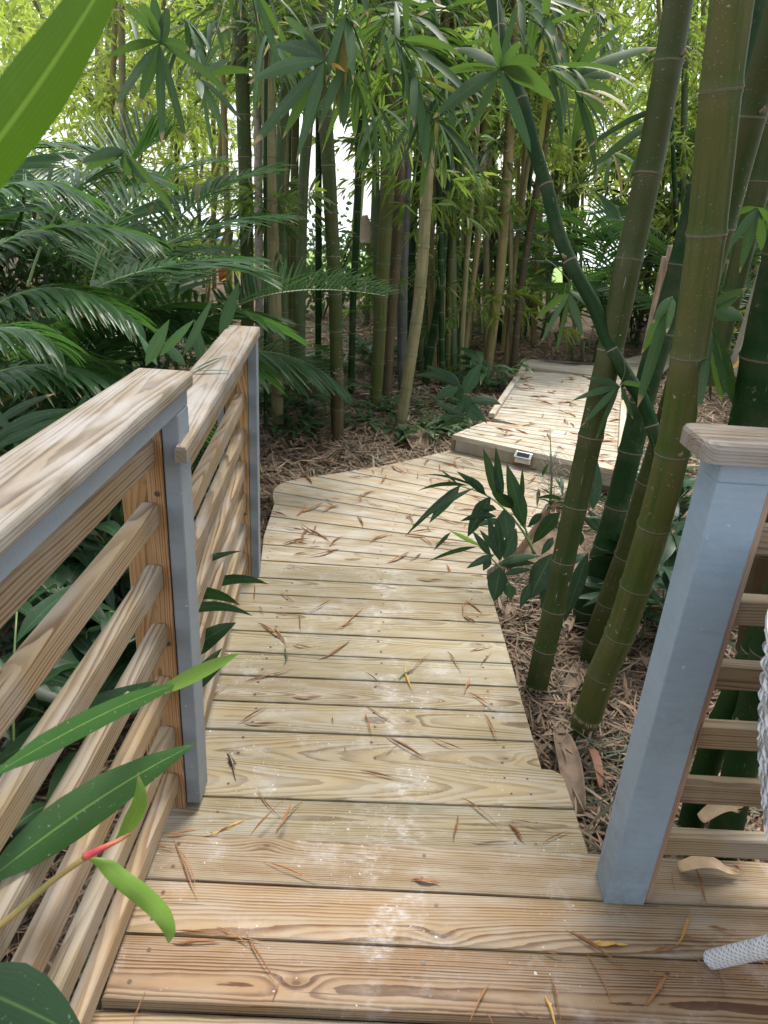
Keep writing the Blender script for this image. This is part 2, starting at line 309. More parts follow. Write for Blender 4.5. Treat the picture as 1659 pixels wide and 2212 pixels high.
def wicker_mat():
    g = G('white_wicker'); po = g.pos(); q = g.n('ShaderNodeSeparateXYZ'); g.t.links.new(po, q.inputs[0]); n = g.noise(po, 30., 4)
    w_ = g.M('PINGPONG', g.M('ADD', g.M('MULTIPLY', q.outputs[2], 1 / .0042), g.M('MULTIPLY', n, .6)), 1.0); gv = g.M('SUBTRACT', 1.0, g.ss(.05, .4, w_))
    cc = g.mix(g.M('MULTIPLY', g.ss(.45, .75, n), .35), (.70, .72, .76), (.42, .41, .38)); cc = g.mix(g.M('MULTIPLY', gv, .7), cc, (.10, .10, .10))
    g.base(cc); g.rough(.5); g.bump(w_, .8, .003); return g.mat
WHITEW = wicker_mat()
RUBBER = plain('black_rubber', (.02, .02, .02), .6, bump=0)
LIZ = plain('lizard_skin', (.06, .042, .028), .5, (.11, .08, .05), 300., bump=0)
LIZS = plain('lizard_stripe', (.5, .45, .36), .5, bump=0)
FRAY = plain('root_fringe', (.42, .33, .22), .9)
WEATH = wood_mat('weathered_wood', (.30, .20, .13), (.12, .07, .045), .5, .9, wcol=(.42, .36, .30), ring=.012)
BLUE = plain('blue_tarp', (.01, .12, .55), .5, bump=0)
ORANGE = plain('orange_plastic', (.55, .12, .02), .5, bump=0)
COCO = plain('stump_core', (.22, .12, .07), .9, (.12, .07, .04))

# ------------------------------------------------------------------ shapes
def prism(mb, poly, z, th, u0, ud, bev=.004, rn=None, mi=0):
    """Board cut as a polygon seen from above, its upper edges rounded; grain runs along ud."""
    rn = rn or r3(); n = len(poly); pts = [V((p[0], p[1])) for p in poly]
    area = sum(pts[i].x * pts[(i + 1) % n].y - pts[(i + 1) % n].x * pts[i].y for i in range(n))
    if area < 0: pts.reverse()
    q = [pts[0]]
    for p in pts[1:]:
        if (p - q[-1]).length > .0015: q.append(p)
    if (q[0] - q[-1]).length < .0015: q.pop()
    pts = q; n = len(pts)
    if n < 3: return
    ud = V((ud[0], ud[1])).normalized(); vd = V((-ud.y, ud.x)); uo = V((u0[0], u0[1]))
    def inset(k):
        o = []
        for i in range(n):
            a, b, c = pts[i - 1], pts[i], pts[(i + 1) % n]
            e1 = (b - a).normalized(); e2 = (c - b).normalized(); n1 = V((-e1.y, e1.x)); n2 = V((-e2.y, e2.x))
            h = n1 + n2; L = max(h.length_squared, .8); o.append(b + h * (2 * k / L))
        return o
    loops = [(inset(bev), z), (inset(bev * .3), z - bev * .3), (pts, z - bev), (pts, z - th)]
    ids = []
    for pl, zz in loops:
        ids.append([mb.vert((p.x, p.y, zz), ((p - uo).dot(ud), (p - uo).dot(vd), zz - z), rn) for p in pl])
    mb.face(ids[0], mi)
    for a, b in zip(ids[:-1], ids[1:]):
        for i in range(n): j = (i + 1) % n; mb.face((a[i], b[i], b[j], a[j]), mi)
    mb.face(list(reversed(ids[-1])), mi)

def bar(mb, p0, p1, w_, h_, up=(0, 0, 1), rad=.004, seg=2, rn=None, mi=0, cols=1):
    """Straight timber from p0 to p1 (centre line), w_ across, h_ along up, edges rounded."""
    rn = rn or r3(); p0 = V(p0); p1 = V(p1); d = (p1 - p0); L = d.length; d.normalize(); up = V(up)
    sd_ = d.cross(up).normalized(); up = sd_.cross(d).normalized(); prof = []
    for cx, cy, a0 in ((1, 1, 0), (-1, 1, 90), (-1, -1, 180), (1, -1, 270)):
        for k in range(seg + 1):
            a = math.radians(a0 + 90 * k / seg)
            prof.append((cx * (w_ / 2 - rad) + rad * math.cos(a), cy * (h_ / 2 - rad) + rad * math.sin(a)))
    n = len(prof); rings = []
    for t, k in ((0, .94), (.003 / L, 1), (1 - .003 / L, 1), (1, .94)):
        rings.append([mb.vert(p0 + d * (L * t) + sd_ * (x * k) + up * (y * k), (L * t - L / 2, x, y), rn) for x, y in prof])
    for a, b in zip(rings[:-1], rings[1:]):
        for i in range(n): j = (i + 1) % n; mb.face((a[i], a[j], b[j], b[i]), mi)
    mb.face(list(reversed(rings[0])), mi); mb.face(rings[-1], mi)

def disc(mb, c, nrm, r, mi=0, n=8, h=.0008):
    c = V(c); nrm = V(nrm).normalized(); a = nrm.orthogonal().normalized(); b = nrm.cross(a)
    c0 = mb.vert(c + nrm * h); rr = [mb.vert(c + (a * math.cos(t) + b * math.sin(t)) * r + nrm * h) for t in [2 * math.pi * i / n for i in range(n)]]
    for i in range(n): mb.face((c0, rr[i], rr[(i + 1) % n]), mi)

def catmull(pts, per=6):
    P_ = [V(p) for p in pts]; P_ = [P_[0] * 2 - P_[1]] + P_ + [P_[-1] * 2 - P_[-2]]; out = []
    for i in range(1, len(P_) - 2):
        a, b, c, d = P_[i - 1:i + 3]
        for k in range(per):
            t = k / per; out.append(.5 * ((2 * b) + (c - a) * t + (2 * a - 5 * b + 4 * c - d) * t * t + (3 * b - a - 3 * c + d) * t ** 3))
    out.append(P_[-2]); return out
def tube(mb, pts, radf, n=10, mi=0, rn=(0, 0, 0), cap=True):
    pts = [V(p) for p in pts]; ref = None; rings = []; s = 0; N_ = len(pts)
    for i, p in enumerate(pts):
        t = (pts[min(i + 1, N_ - 1)] - pts[max(i - 1, 0)]).normalized()
        if ref is None: ref = t.orthogonal().normalized()
        ref = (ref - t * ref.dot(t)).normalized(); b = t.cross(ref)
        if i: s += (p - pts[i - 1]).length
        r = radf(i / (N_ - 1)) if callable(radf) else radf
        rings.append([mb.vert(p + (ref * math.cos(a) + b * math.sin(a)) * r, (s, a / 6.2832, .5), rn) for a in [2 * math.pi * k / n for k in range(n)]])
    for a, b in zip(rings[:-1], rings[1:]):
        for k in range(n): j = (k + 1) % n; mb.face((a[k], a[j], b[j], b[k]), mi)
    if cap: mb.face(list(reversed(rings[0])), mi); mb.face(rings[-1], mi)
    return rings

def culm_mesh(mb, pts, r0, r1, nodes=None, n=20, spacing=.28, grow=1.0, open_top=False, mi=0):
    path = catmull(pts, 8); S = [0]
    for a, b in zip(path[:-1], path[1:]): S.append(S[-1] + (b - a).length)
    L = S[-1]
    def at(s):
        s = max(0, min(L - 1e-6, s)); k = max(0, np.searchsorted(S, s) - 1); k = min(k, len(path) - 2)
        t = (s - S[k]) / max(1e-9, S[k + 1] - S[k]); return path[k].lerp(path[k + 1], t)
    if nodes is None:
        nodes = []; s = random.uniform(.1, .8) * spacing; sp = spacing
        while s < L: nodes.append(s); s += sp * random.uniform(.92, 1.08); sp *= grow
    prof = []
    for nd in nodes:
        for ds, k in ((-.02, 1.0), (-.007, 1.03), (-.0024, 1.055), (-.0012, 1.0), (0.0, .995), (.0015, 1.085), (.0045, 1.075), (.013, 1.02), (.03, .995)):
            if 0 < nd + ds < L: prof.append((nd + ds, k))
    allS = sorted(prof + [(0, 1.0), (L, 1.0)] + [(s, 1.0) for s in np.arange(.1, L, .12) if not any(abs(s - nd) < .045 for nd in nodes)])
    for a_, b_ in zip(nodes[:-1], nodes[1:]): allS += [((a_ + b_) / 2 - .0003, 1.0), ((a_ + b_) / 2 + .0003, 1.0)]
    allS.sort(); rn = r3(); ref = None; rings = []; nodes_a = np.array(nodes) if len(nodes) else np.array([-9.])
    for s, k in allS:
        p = at(s); t = (at(s + .02) - at(s - .02)).normalized()
        if ref is None: ref = t.orthogonal().normalized()
        ref = (ref - t * ref.dot(t)).normalized(); b = t.cross(ref); r = (r0 + (r1 - r0) * s / L) * k
        dd = s - nodes_a; nd = float(dd[np.argmin(abs(dd))])
        rings.append([mb.vert(p + (ref * math.cos(a) + b * math.sin(a)) * r, (s, abs(j / n * 2 - 1), nd), rn) for j, a in enumerate([2 * math.pi * q / n for q in range(n)])])
    for a, b in zip(rings[:-1], rings[1:]):
        for k in range(n): j = (k + 1) % n; mb.face((a[k], a[j], b[j], b[k]), mi)
    return at, nodes, L, rings

PROF = {'lance': [(0, .06), (.06, .22), (.18, .72), (.34, 1), (.55, .92), (.75, .62), (.9, .28), (1, .0)],
        'blunt': [(0, .05), (.08, .3), (.22, .85), (.45, 1), (.7, .9), (.88, .6), (.96, .3), (1, .0)],
        'strap': [(0, .5), (.2, .95), (.5, 1), (.75, .7), (.92, .3), (1, .0)],
        'oval': [(0, .08), (.15, .5), (.4, 1), (.65, .95), (.85, .6), (1, .0)]}
def prof(kind, u):
    q = PROF[kind]
    for (a, x), (b, y) in zip(q[:-1], q[1:]):
        if u <= b: t = (u - a) / (b - a); return x + (y - x) * t
    return 0
def strip(mb, pts, side, W, kind='lance', fold=.18, rn=None, mi=0, wav=0.0):
    """Leaf blade along pts; side = rough sideways direction (or list); folded along its midrib."""
    rn = rn or (random.random(), random.random(), random.random() * .92); n = len(pts); rows = []; ph = random.random() * 6
    for i, p in enumerate(pts):
        u = i / (n - 1); t = (pts[min(i + 1, n - 1)] - pts[max(i - 1, 0)]).normalized()
        s = side[i] if isinstance(side, list) else side
        s = (s - t * s.dot(t)); s = s.normalized() if s.length > 1e-6 else t.orthogonal().normalized(); nr = s.cross(t).normalized()
        hw = max(prof(kind, u) * W / 2, .0004); wz = wav * hw * math.sin(u * 14 + ph)
        rows.append((mb.vert(p - s * hw + nr * (fold * hw + wz), (u, -1, 0), rn), mb.vert(p, (u, 0, 0), rn), mb.vert(p + s * hw + nr * (fold * hw - wz), (u, 1, 0), rn)))
    for a, b in zip(rows[:-1], rows[1:]):
        mb.face((a[0], a[1], b[1], b[0]), mi); mb.face((a[1], a[2], b[2], b[1]), mi)
def bez(a, b, c, n): return [a * (1 - t) ** 2 + b * 2 * t * (1 - t) + c * t * t for t in [i / (n - 1) for i in range(n)]]
def leaf(mb, p, d, L, W, droop=.5, roll=0.0, kind='lance', n=7, fold=.18, rn=None, mi=0, wav=0.0):
    p = V(p); d = V(d).normalized(); pts = [p.copy()]; dl = L / (n - 1); s0 = d.cross(V((0, 0, 1)))
    if s0.length < .05: s0 = V((random.uniform(-1, 1), random.uniform(-1, 1), 0))
    s0.normalize(); s0 = Matrix.Rotation(roll, 3, d) @ s0
    for i in range(n - 1):
        d = (d + V((0, 0, -1)) * droop / (n - 1)).normalized(); p = p + d * dl; pts.append(p.copy())
    strip(mb, pts, s0, W, kind, fold, rn, mi, wav)
def leafpx(mb, b, t, wpx, d0, d1=None, arch=.08, roll=None, kind='lance', n=9, fold=.2, rn=None, mi=0, wav=.05, side=0.0):
    """A blade measured in the photograph: base and tip pixel, width there, depths."""
    d1 = d0 if d1 is None else d1; A, B = PD(b[0], b[1], d0), PD(t[0], t[1], d1); L = (B - A).length
    t_ = (B - A).normalized(); view = ((A + B) / 2 - CAM).normalized(); s = t_.cross(view).normalized()
    ctrl = (A + B) / 2 + V((0, 0, 1)) * arch * L * 2 * (1 - abs(t_.z)) + s * side * L * 2
    roll = random.uniform(-.6, .6) if roll is None else roll
    s2 = Matrix.Rotation(roll, 3, t_) @ s; W = (.74 if kind == 'blunt' else 1.12) * wpx * (d0 + d1) / 2 / F / max(.55, math.cos(roll))
    strip(mb, bez(A, ctrl, B, n), s2, W, kind, fold, rn, mi, wav)

def cloud_mesh(name, base, d, L, W, droop, mat, up=None, rn=None):
    """Many small blades at once (arrays): 8 vertices each, folded outline with a bend."""
    N_ = len(base); d = d / np.linalg.norm(d, axis=1, keepdims=True)
    rv = RNG.normal(size=(N_, 3)) if up is None else up
    s = np.cross(d, rv); s /= np.linalg.norm(s, axis=1, keepdims=True) + 1e-9
    dz = np.array([0, 0, -1.0]); L = L[:, None]; W = W[:, None]; q = droop[:, None]
    def c(t): return base + d * L * t + dz * L * q * t * t
    vs = np.stack([c(0), c(.3) - s * W / 2, c(.3) + s * W / 2, c(.65) - s * W * .42, c(.65) + s * W * .42, c(1.0)], 1)
    vs = vs.reshape(-1, 3).astype(np.float32); o = (np.arange(N_) * 6)[:, None]
    tri = np.concatenate([o + [[0, 2, 1]], o + [[3, 4, 5]]], 0); quad = o + [[1, 2, 4, 3]]
    loops = np.concatenate([tri.ravel(), quad.ravel()]).astype(np.int32)
    nt_, nq = len(tri), len(quad)
    starts = np.concatenate([np.arange(nt_) * 3, nt_ * 3 + np.arange(nq) * 4]).astype(np.int32)
    me = bpy.data.meshes.new(name); me.vertices.add(len(vs)); me.vertices.foreach_set('co', vs.ravel())
    me.loops.add(len(loops)); me.loops.foreach_set('vertex_index', loops)
    me.polygons.add(nt_ + nq); me.polygons.foreach_set('loop_start', starts)
    me.update(calc_edges=True); me.materials.append(mat)
    rn = RNG.random((N_, 3)) if rn is None else rn
    a = me.attributes.new('rn', 'FLOAT_VECTOR', 'POINT'); a.data.foreach_set('vector', np.repeat(rn, 6, 0).astype(np.float32).ravel())
    gp = np.tile(np.array([[0, 0, 0], [.3, -1, 0], [.3, 1, 0], [.65, -1, 0], [.65, 1, 0], [1, 0, 0]], dtype=np.float32), (N_, 1))
    a = me.attributes.new('gp', 'FLOAT_VECTOR', 'POINT'); a.data.foreach_set('vector', gp.ravel())
    me.validate(); return me

# ------------------------------------------------------------------ ground, lawn, lake
def sheet(name, xs, ys, zf, mat, kind='structure'):
    mb = MB(); ids = [[mb.vert((x, y, zf(x, y))) for x in xs] for y in ys]
    for j in range(len(ys) - 1):
        for i in range(len(xs) - 1): mb.face((ids[j][i], ids[j][i + 1], ids[j + 1][i + 1], ids[j + 1][i]))
    return tag(mb.build(name, mat, smooth=True), kind=kind)
def axis(a, b, fine0, fine1, df, dc):
    o = []; x = a
    while x < b:
        o.append(x); x += df if fine0 <= x < fine1 else dc
    return o + [b]
sheet('ground', [-1500, -300, -80] + axis(-30, 30, -4, 5, .15, 3) + [80, 300, 1500], [-1000, -100, -20] + axis(-6, 40, -1, 14, .15, 2) + [100, 400, 2500], gz, SOIL)
sheet('lawn', axis(-60, 60, 0, 0, 1, 6), [17, 19, 21, 24.5], lambda x, y: gz(x, y) + .03 + .0 * x, LAWN)
sheet('lake', [-1500, -100, 0, 100, 1500], [24.5, 60, 300, 1500], lambda x, y: -.085, WATER)

# ------------------------------------------------------------------ boardwalk
SC = []                                                  # screw positions per section
def rounded_rect(x0, x1, y0, y1, rot=0, piv=(0, 0), corners=(), rad=.05):
    pts = []
    for name, cx, cy, a0 in (('br', x1, y0, 270), ('tr', x1, y1, 0), ('tl', x0, y1, 90), ('bl', x0, y0, 180)):
        if name in corners:
            ox = cx - rad if 'r' in name else cx + rad; oy = cy - rad if 't' in name else cy + rad
            for k in range(7): a = math.radians(a0 + 15 * k); pts.append((ox + rad * math.cos(a), oy + rad * math.sin(a)))
        else: pts.append((cx, cy))
    c, s = math.cos(rot), math.sin(rot)
    return [(piv[0] + (x - piv[0]) * c - (y - piv[1]) * s, piv[1] + (x - piv[0]) * s + (y - piv[1]) * c) for x, y in pts]
def clip(poly, line_p, line_n):                          # keep the side where (p - line_p).n >= 0
    out = []; n = len(poly)
    for i in range(n):
        a, b = V(poly[i]), V(poly[(i + 1) % n]); da, db = (a - line_p).dot(line_n), (b - line_p).dot(line_n)
        if da >= 0: out.append(a)
        if (da >= 0) != (db >= 0): out.append(a.lerp(b, da / (da - db)))
    return out
def fan_boards(mb, outline, a0, a1, b0, b1, nb, z, th=.036, gap=.008, screws=True):
    """Fill outline with nb boards between the line a0-a1 and the line b0-b1 (each board slightly tapered)."""
    a0, a1, b0, b1 = map(V, (a0, a1, b0, b1))
    for k in range(nb):
        t0, t1 = k / nb, (k + 1) / nb; p0, p1 = a0.lerp(b0, t0), a1.lerp(b1, t0); q0, q1 = a0.lerp(b0, t1), a1.lerp(b1, t1)
        n0 = V((-(p1 - p0).y, (p1 - p0).x)).normalized(); n1 = V((-(q1 - q0).y, (q1 - q0).x)).normalized()
        if (q0 - p0).dot(n0) < 0: n0 = -n0; n1 = -n1
        pl = clip([V(p) for p in outline], p0 + n0 * gap / 2, n0)
        if len(pl) > 2: pl = clip(pl, q0 - n1 * gap / 2, -n1)
        if len(pl) < 3: continue
        mid = (p0 + p1 + q0 + q1) / 4; d = (p1 - p0).normalized(); zz = z + random.uniform(-.0012, .0012)
        prism(mb, pl, zz, th, mid, d)
        if screws:
            us = [(V(p) - mid).dot(d) for p in pl]; lo, hi = min(us), max(us)
            for u in (lo + .05, (lo + hi) / 2 + random.uniform(-.02, .02), hi - .05):
                for f in (.25, .75):
                    c = p0.lerp(q0, f) * 1.0; c = mid + d * u + n0 * ((f - .5) * .13)
                    disc(mb, (c.x, c.y, zz), (0, 0, 1), .005, mi=1)
Z1, Z2, Z3, Z4 = 0.0, -.038, -.076, -.114

def joists(parent, mb): return mb.build('joist', W_NAIL, parent)
# section 1: the wide platform we stand on
t1 = thing('boardwalk_platform', 'wide foreground boardwalk platform of long planks running under both blue posts', 'boardwalk')
mb = MB(); rot1 = math.radians(.9)
for mi_, (y0, y1, x1) in enumerate(((.955, 1.100, 3.2), (1.104, 1.243, 3.2), (1.247, 1.386, 3.2))):
    prism(mb, rounded_rect(-.527, x1, y0, y1, rot1, (0, 1.1)), Z1, .036, (.3, (y0 + y1) / 2), (math.cos(rot1), math.sin(rot1)), .006, mi=(2, 0, 3)[mi_])
    for x in (-.46, .18, .74, 1.4):
        for f in (.25, .75):
            if not (.6 < x < .75 and y1 > 1.2): disc(mb, (x + random.uniform(-.02, .02), y0 + f * (y1 - y0) + x * .0157, Z1), (0, 0, 1), .0055, mi=1)
mb.build('decking', [W_NEAR, SCREW, W_FRONT, W_SECOND], t1)
mb = MB()
for x in (-.50, .15, 1.0, 2.0): bar(mb, (x, .97, Z1 - .037 - .07), (x, 1.37, Z1 - .037 - .07), .038, .138)
mb.build('joist', W_NAIL, t1)
t0 = thing('boardwalk_platform', 'plank platform one step lower at the very bottom edge of the photo', 'boardwalk')
mb = MB()
for k in range(12):
    y1 = .952 - k * .145; prism(mb, rounded_rect(-.56, 3.2, y1 - .141, y1, rot1, (0, 1.1)), Z1 - .03, .036, (.3, y1 - .07), (math.cos(rot1), math.sin(rot1)), .006)
mb.build('decking', W_NEAR, t0)
# section 2: two boards, one small step down
t2 = thing('boardwalk_step', 'low boardwalk step two planks deep with white footprints on it', 'boardwalk step'); rot2 = math.radians(2.0)
mb = MB()
for y0, y1, cn in ((1.375, 1.560, ()), (1.565, 1.722, ('tr',))):
    prism(mb, rounded_rect(-.56, .632, y0, y1, rot2, (0, 1.5), cn, .045), Z2, .037, (0, (y0 + y1) / 2), (math.cos(rot2), math.sin(rot2)), .006)
    for x in (-.40, .50, .44):
        for f in (.3, .7): disc(mb, (x + random.uniform(-.01, .01), y0 + f * (y1 - y0) + x * .035, Z2), (0, 0, 1), .0045, mi=1)
mb.build('decking', [W_MID, SCREW], t2)
# section 3: straight run beside the second railing
t3 = thing('boardwalk_section', 'straight run of pale boardwalk planks beside the far left railing', 'boardwalk')
mb = MB(); yb = 1.745; ys = []
while yb < 3.06: ys.append(yb); yb += .1475
for i, y0 in enumerate(ys):
    xr = .575 - .04 * i / len(ys); last = i == len(ys) - 1; xl = -.56 - .07 * i / len(ys)
    prism(mb, rounded_rect(xl, xr, y0, y0 + .1410, rot2 * (1 - i * .03), (0, y0), ('tr',) if last else (), .05), Z3 + random.uniform(-.001, .001), .036, (0, y0 + .07), (math.cos(rot2), math.sin(rot2)), .005)
    for x in (-.40, .03, .45):
        for f in (.25, .75):
            if random.random() < .85: disc(mb, (x + random.uniform(-.012, .012), y0 + f * .143 + x * .035, Z3 + .001), (0, 0, 1), .0052, mi=1)
mb.build('decking', [W_MID, SCREW], t3)
mb = MB()
for x in (-.5, 0, .46): bar(mb, (x, 1.45, Z3 - .037 - .05), (x - .02, 3.0, Z3 - .037 - .05), .038, .10)
mb.build('joist', W_NAIL, t3)
# section 4: the turning platform, boards fanned
out4 = [(-.56, 2.95), (-.585, 3.15), (-.62, 3.424), (-.628, 3.65), (-.636, 3.86), (-.668, 4.0), (-.675, 4.09), (-.655, 4.17), (-.615, 4.235), (-.555, 4.285), (-.27, 4.466), (-.014, 4.632),
        (.334, 4.93), (.531, 5.116), (1.31, 4.70), (1.27, 4.50), (1.2, 4.36), (1.03, 4.122), (.88, 3.75), (.769, 3.507), (.66, 3.33), (.56, 3.2), (.52, 2.95)]
t4 = thing('boardwalk_section', 'turning boardwalk platform with rounded corner and fanned planks below the solar light', 'boardwalk')
mb = MB(); fan_boards(mb, out4, (-.9, 2.96), (1.6, 3.08), (-.9, 4.30), (1.6, 3.55), 7, Z4)
fan_boards(mb, out4, (-.9, 4.30), (1.6, 3.55), (-.3, 5.56), (1.6, 4.545), 7, Z4)
mb.build('decking', [W_DIAG, SCREW], t4)
mb = MB(); ol = out4[13:]
for a, b in zip(ol[1:-1], ol[2:]):
    a, b = V((*a, 0)), V((*b, 0)); off = V((-.02, .0, 0))
    bar(mb, a + off + V((0, 0, Z4 - .095)), b + off + V((0, 0, Z4 - .095)), .02, .11)
mb.build('fascia', W_NAIL, t4)
# section 5: raised platform with fascia, then the ramp
Z5 = .012
f0, f1 = V((.49, 5.06)), V((1.72, 4.40)); fd = (f1 - f0).normalized(); fn = V((fd.y, -fd.x))
t5 = thing('boardwalk_section', 'raised far boardwalk with bleached planks, a step up behind the solar light', 'boardwalk')
e5 = [P(1064, 903, Z5), P(1134, 793, Z5 + .02)]; l0 = V((e5[0].x, e5[0].y)); l1 = V((e5[1].x, e5[1].y)); r1 = V((2.07, 6.2)); r0 = V((1.68, 4.8))
front = [f0, f1, V((1.70, 4.65)), r0, r0.lerp(r1, .45), l0]
mb = MB(); fan_boards(mb, front, f0 + (f0 - f1) * .5, f1 + (f1 - f0) * .5, l0 + V((-1.4, .15)), V((3.2, 5.02)), 6, Z5, gap=.011)
mid_a, mid_b = l0 + V((-1.4, .15)), V((3.2, 5.02))
fr2 = [l0, r0.lerp(r1, .1), r1, V((2.45, 7.5)), l1 + V((.02, .06)), l1]
fan_boards(mb, fr2, mid_a, mid_b, V((-.4, 7.62)), V((3.6, 7.35)), 21, Z5, gap=.012)
o3 = [P(1131, 790, Z5), P(1128, 779, Z5), P(1140, 774, Z5), P(1195, 784, Z5), P(1240, 790, Z5), P(1320, 781, Z5), P(1392, 765, Z5), P(1470, 765, Z5), P(1400, 830, Z5), P(1300, 812, Z5)]
fan_boards(mb, [(p.x, p.y) for p in o3], V((-.4, 7.62)), V((3.6, 7.35)), V((-.4, 8.8)), V((4.5, 9.3)), 12, Z5 - .002, gap=.012)
mb.build('decking', [W_FAR, SCREW], t5)
mb = MB(); off = fn * -.022
a, b = f0 + off + fd * .03, f1 + off
bar(mb, (a.x, a.y, (Z4 + Z5 - .036) / 2 + .0), (b.x, b.y, (Z4 + Z5 - .036) / 2), .024, Z5 - .037 - Z4 - .002, rad=.003); mb.build('fascia', W_DIAG, t5)
mb = MB(); a = l0.lerp(l1, .0) + V((-.01, 0)); b = l0.lerp(l1, 1.0) + V((-.01, 0)); bar(mb, (a.x, a.y, Z5 + .021), (b.x, b.y, Z5 + .021), .05, .038, rad=.006)
mb.build('edge_rail', W_FAR, t5)
mb = MB(); a, b = V((1.70, 4.9)), V((2.12, 6.3)); bar(mb, (a.x, a.y, Z5 + .021), (b.x, b.y, Z5 + .021), .05, .038, rad=.006); mb.build('edge_rail', W_FAR, t5)
mb = MB(); a, b = f0 + fd * .02, l0 + V((.03, 0)); bar(mb, (a.x, a.y + .05, -.09), (b.x, b.y, -.09), .03, .12); bar(mb, (b.x, b.y + .02, -.09), (l1.x + .03, l1.y, -.09), .03, .12)
mb.build('side_board', W_DIAG, t5)

# ------------------------------------------------------------------ solar step light
sp = P(1129, 989, -.03); sv = f0 + fd * ((V((sp.x, sp.y)) - f0).dot(fd)); fz = V((fn.x, fn.y, 0)) * (-1 if fn.y > 0 else 1); fx = V((fd.x, fd.y, 0))
sp = P(1129, 989, -.035); t_ = ((sp - V((f0.x, f0.y, 0))).dot(fx)); sb = V((f0.x, f0.y, 0)) + fx * t_ + fz * -.008; sb.z = -.055
sl = thing('solar_light', 'small steel solar step light fixed to the front board of the raised boardwalk', 'solar light', sb)
mb = MB(); bar(mb, sb + fx * -.058 + fz * .014, sb + fx * .058 + fz * .014, .028, .055, rad=.004); rel(mb.build('housing', METAL, sl), sl)
tup = (V((0, 0, 1)) * .75 + fz * .66).normalized()
mb = MB(); c = sb + fz * .030 + V((0, 0, .036)); bar(mb, c - fx * .062, c + fx * .062, .052, .010, up=tup, rad=.003); rel(mb.build('top_frame', METAL, sl), sl)
mb = MB(); c2 = c + tup * .0052; bar(mb, c2 - fx * .046, c2 + fx * .046, .034, .002, up=tup, rad=.0008); rel(mb.build('solar_cell', PANEL, sl), sl)
mb = MB(); c = sb + fz * .029 + V((0, 0, -.006)); bar(mb, c - fx * .045, c + fx * .045, .003, .028, rad=.001); rel(mb.build('lens', LENS, sl), sl)

# ------------------------------------------------------------------ railings
def L3(a, b, t): return V(a).lerp(V(b), t)
ra = thing('wooden_railing', 'near left railing with wide weathered cap and round-edged rails', 'railing', (-.52, 1.5, 0))
mb = MB(); bar(mb, (-.513, -.9, 1.176), (-.513, 1.60, 1.176), .130, .038, rad=.012, seg=4, rn=(.62, .28, .9)); rel(mb.build('cap', W_CAP, ra), ra)
mb = MB(); bar(mb, (-.477, -.9, 1.1385), (-.477, 1.585, 1.1385), .036, .036, rad=.003); rel(mb.build('apron_board', PAINTL, ra), ra)
mb = MB(); bar(mb, (-.477, 1.542, -.02), (-.477, 1.542, 1.119), .038, .085, up=(0, 1, 0), rad=.003); rel(mb.build('post', PAINTL, ra), ra)
mb = MB(); bar(mb, (-.518, 1.515, -.10), (-.518, 1.515, 1.14), .038, .038, up=(0, 1, 0), rad=.002); 
for z in (.93, .52, .17): disc(mb, (-.514, 1.4955, z), (0, -1, 0), .007, mi=1, n=10)
rel(mb.build('nailer', [W_NAIL, SCREW], ra), ra)
mb = MB(); bar(mb, (-.575, 1.565, -.35), (-.575, 1.565, 1.14), .08, .05, up=(0, 1, 0), rad=.003)
for z in (.94, .60): disc(mb, (-.56, 1.5395, z), (0, -1, 0), .007, mi=1, n=10)
rel(mb.build('post', W_NAIL, ra), ra)
for z in (1.066, .913, .750, .585, .425, .262, .098):
    mb = MB(); bar(mb, (-.533, -.9, z - .035), (-.533, 1.494, z - .035), .038, .062, rad=.008, seg=3); rel(mb.build('rail', W_RAIL, ra), ra)
# second railing, turned slightly left and lower
rb = thing('wooden_railing', 'lower far left railing running from the first post to the bend', 'railing', (-.56, 2.93, -.08))
A2, B2 = V((-.436, 1.475, 0)), V((-.558, 3.043, 0)); d2 = (B2 - A2).normalized(); n2 = V((-d2.y, d2.x, 0))  # n2 points left
def at2(s, off, z): p = A2 + d2 * s + n2 * off; p.z = z; return p
Lr = (B2 - A2).length
mb = MB(); c = catmull  # cap notched round the post: wide part behind it, narrow ear beside it
poly = [at2(0, .0, 0), at2(Lr, 0, 0), at2(Lr, .134, 0), at2(.125, .134, 0), at2(.125, .026, 0), at2(0, .026, 0)]
prism(mb, [(p.x, p.y) for p in poly], 1.056, .038, (at2(Lr / 2, .067, 0).x, at2(Lr / 2, .067, 0).y), (d2.x, d2.y), .009, rn=(.45, .5, .2))
rel(mb.build('cap', W_CAP, rb), rb)
pe = 2.93 - 1.475
mb = MB(); bar(mb, at2(pe + .02, .020, -.14), at2(pe + .02, .020, 1.017), .036, .085, up=d2, rad=.003); rel(mb.build('post', PAINTL, rb), rb)
mb = MB(); bar(mb, at2(pe - .005, .06, -.14), at2(pe - .005, .06, 1.017), .042, .038, up=d2, rad=.002)
for z in (.95, .62, .25): disc(mb, at2(pe - .0245, .058, z), -d2, .006, mi=1)
rel(mb.build('nailer', [W_NAIL, SCREW], rb), rb)
mb = MB(); bar(mb, at2(pe + .04, .115, -.3), at2(pe + .04, .115, 1.017), .05, .05, up=d2, rad=.003); rel(mb.build('post', W_NAIL, rb), rb)
mb = MB(); bar(mb, at2(pe + .045, .16, -.3), at2(pe + .045, .16, 1.0), .03, .05, up=d2, rad=.003); rel(mb.build('post', PAINTL, rb), rb)
for z in (.955, .805, .655, .505, .355, .205, .06):
    mb = MB(); bar(mb, at2(.14, .072, z - .034), at2(pe - .026, .072, z - .034), .038, .062, rad=.008, seg=3); rel(mb.build('rail', W_RAIL, rb), rb)
